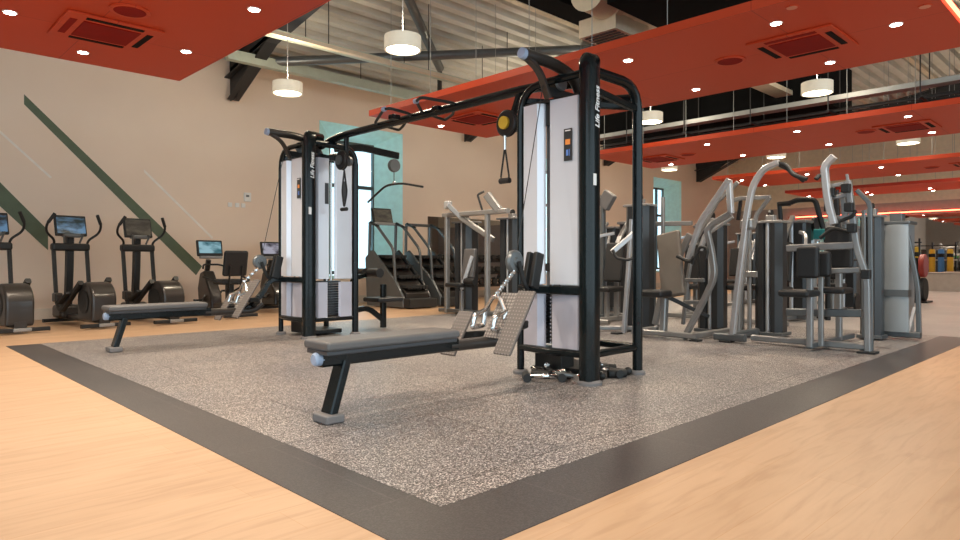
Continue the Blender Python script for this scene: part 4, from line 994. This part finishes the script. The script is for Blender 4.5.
MBp = MB().lathe(onX(858, 300, 7.5), [(0, 0), (.09, 0), (.10, .02), (0, .03)], axis=(0, 1, 0), n=20); B(MBp, 'cam_wheel', 'black_satin', t)

# machine at the mat corner with pale shroud
t = thing('leg_machine', 'grey machine with a tall pale shroud panel at the right end of the mat', 'gym machine', (9.2, 2.2, 0))
g0 = onZ(896, 337, 0)
B(MB().prism([(g0.x - .02, g0.y - .13, .09), (g0.x - .05, g0.y + .02, .09), (g0.x - .02, g0.y + .12, .09), (g0.x + .25, g0.y + .12, .09), (g0.x + .25, g0.y - .13, .09)], (0, 0, 1.25)), 'shroud', 'shroud_grey', t)
B(MB().prism([(g0.x - .02, g0.y + .13, .09), (g0.x - .02, g0.y + .20, .09), (g0.x + .25, g0.y + .20, .09), (g0.x + .25, g0.y + .13, .09)], (0, 0, 1.27)), 'dark_shroud', 'shroud_dark', t)
B(MB().bar([(g0.x - .04, g0.y + .26, .04), (g0.x - .04, g0.y + .26, 1.36)], .07, .09, **lw), 'upright', 'silver_light', t)
B(MB().bb(g0.x - .04, g0.x + .3, g0.y - .15, g0.y + .22, 1.34, 1.38).bb(g0.x + .05, g0.x + .2, g0.y - .05, g0.y + .08, 1.38, 1.48), 'top_cap', 'silver_dark', t, bevel=.01)
XQ = g0.x + .05
B(MB().bar(tX(XQ, (919, 330), (918, 285), (907, 230), (903, 224)), .06, .07, .15, **lw), 'curved_post', 'silver_dark', t)
B(MB().bar(tX(XQ, (908, 332), (915, 305)), .04, .06, **lw), 'brace', 'pale', t)
B(MB().bar([(XQ, g0.y + .34, .06), (XQ, onX(921, 332, XQ).y, .06)], .10, .09), 'base_beam', 'silver_dark', t)
B(MB().bb(g0.x - .053, g0.x + .1, g0.y - .133, g0.y + .11, .50, .58), 'printed_band', 'silver_dark', t)
for z in (.35, .9): B(MB().lathe((g0.x - .09, g0.y + .24, z), [(0, 0), (.022, 0), (.022, .03)], axis=(1, 0, 0), n=12), 'knob', 'black_satin', t)

# black cable frame further back
t = thing('functional_trainer', 'black arched cable frame with teal parts behind the silver press', 'gym machine', (11, 5, 0))
XF = 11.0
for X_ in (XF, XF + .5): B(MB().tube(tX(X_, (784, 322), (784, 250), (779, 200)), .035, .1), 'post', 'black_satin', t)
B(MB().tube(tX(XF, (779, 202), (790, 201), (796, 198), (815, 197), (827, 240), (828, 322)), .04, .08), 'arched_frame', 'black_satin', t)
B(MB().bar([onX(779, 201, XF), onX(779, 201, XF) + V((.5, .02, 0))], .05, .05), 'top_link', 'black_satin', t)
B(MB().bar([(XF, onX(784, 320, XF).y, .05), (XF + .8, onX(784, 320, XF).y, .05)], .08, .08), 'base_beam', 'black_satin', t)
B(MB().bar([(XF, onX(784, 320, XF).y, .05), (XF, onX(828, 320, XF).y, .05)], .08, .08), 'base_beam', 'black_satin', t)
B(MB().box(onX(821, 232, XF - .1), (.12, .2, .16)), 'carriage', 'teal', t, bevel=.02)
B(MB().lathe(onX(812, 232, XF), [(0, 0), (.10, 0), (.10, .05), (0, .05)], axis=(0, 1, 0), n=20), 'pulley', 'teal', t)
B(MB().lathe(onX(817, 222, XF), [(0, 0), (.12, 0), (.12, .05), (0, .05)], axis=(0, 1, 0), n=20), 'pulley', 'black_satin', t)
stack(t, 11.6, onX(803, 300, 11.6).y, .25, .4, 1.35, 'shroud_grey')

# row of further grey stations, partly hidden
def station(lab, loc, rz, pad='pad_black', h=1.5):
    t = thing('weight_station', lab, 'gym machine', loc, rz)
    b = lambda mb, n, m_, p=t, **k: mb.build(n, m_, p, **k)
    b(MB().bar([(-.8, 0, .05), (.55, 0, .05)], .09, .08).bar([(-.8, -.35, .05), (-.8, .35, .05)], .08, .08).bar([(.4, -.3, .05), (.4, .3, .05)], .08, .08), 'base_frame', 'silver')
    b(MB().prism([(.25, -.16, .1), (.28, -.2, .1), (.5, -.2, .1), (.53, -.16, .1), (.53, .16, .1), (.5, .2, .1), (.28, .2, .1), (.25, .16, .1)], (0, 0, h - .1)), 'shroud', 'shroud_dark')
    b(MB().bb(.23, .55, -.22, .22, h, h + .04), 'top_cap', 'silver', bevel=.01)
    b(MB().cyl((.245, 0, .1), (.245, 0, h), .03, 12), 'guide_tube', 'silver_light')
    b(MB().bar([(-.1, 0, .05), (-.1, 0, 1.2), (.3, 0, h + .1)], .07, .09, .2, up=(0, 1, 0)), 'main_post', 'silver')
    b(MB().box((-.35, 0, .5), (.42, .36, .08)), 'seat', pad, bevel=.03)
    b(MB().bar([(-.35, 0, .06), (-.35, 0, .47)], .08, .08), 'seat_post', 'silver')
    b(MB().box((-.16, 0, .9), (.08, .32, .6), Matrix.Rotation(math.radians(8), 3, 'Y')), 'backrest', pad, bevel=.03)
    for s in (-1, 1):
        ar = b(MB().bar([(.1, s * .18, 1.35), (-.15, s * .36, 1.3), (-.35, s * .40, .95)], .05, .06, .15), 'press_arm', 'silver_light')
        b(MB().tube([(-.35, s * .40, .95), (-.52, s * .38, .93)], .02), 'grip', 'black_rubber', ar)
    return t
for x, y, s in ((8.6, 5.75, 'grey press station just right of the thin arched post, mostly hidden'), (10.2, 3.9, 'grey press station hidden behind the black pads of the ladder press'), (11.6, 7.6, 'grey press station by the far window, dark shroud'), (9.6, 6.9, 'grey press station behind the chest press, its pads dark'), (10.4, 5.4, 'grey press station right behind the pulldown machine'), (12.6, 3.9, 'grey press station behind the ladder framed press'), (13.8, 6.2, 'small grey press station in the middle distance'),
                (15.6, 4.9, 'small grey press station far behind the pale shroud machine')):
    station(s, (x, y, 0), 0)

# ================= LIGHT, WORLD, CAMERA =================
wd = bpy.data.worlds.new('World'); S.world = wd; wd.use_nodes = True
bg = wd.node_tree.nodes['Background']; bg.inputs[0].default_value = (0.70, 0.89, 1.0, 1); bg.inputs[1].default_value = 1.9
cam = bpy.data.cameras.new('Camera'); co = bpy.data.objects.new('Camera', cam); C.objects.link(co); S.camera = co
cam.sensor_width = 36; cam.lens = FP / 960 * 36; cam.shift_y = -(270 - HZ - 2.2) / 960; cam.clip_start = .05; cam.clip_end = 200
co.location = (0, 0, EYE); co.rotation_euler = (PI / 2, 0, math.radians(45.8 - 90))
S.view_settings.view_transform = 'Standard'; S.view_settings.look = 'None'; S.view_settings.gamma = 1; S.view_settings.exposure = 0.47
S.view_settings.use_curve_mapping = False
S.cycles.max_bounces = 8; S.cycles.diffuse_bounces = 5
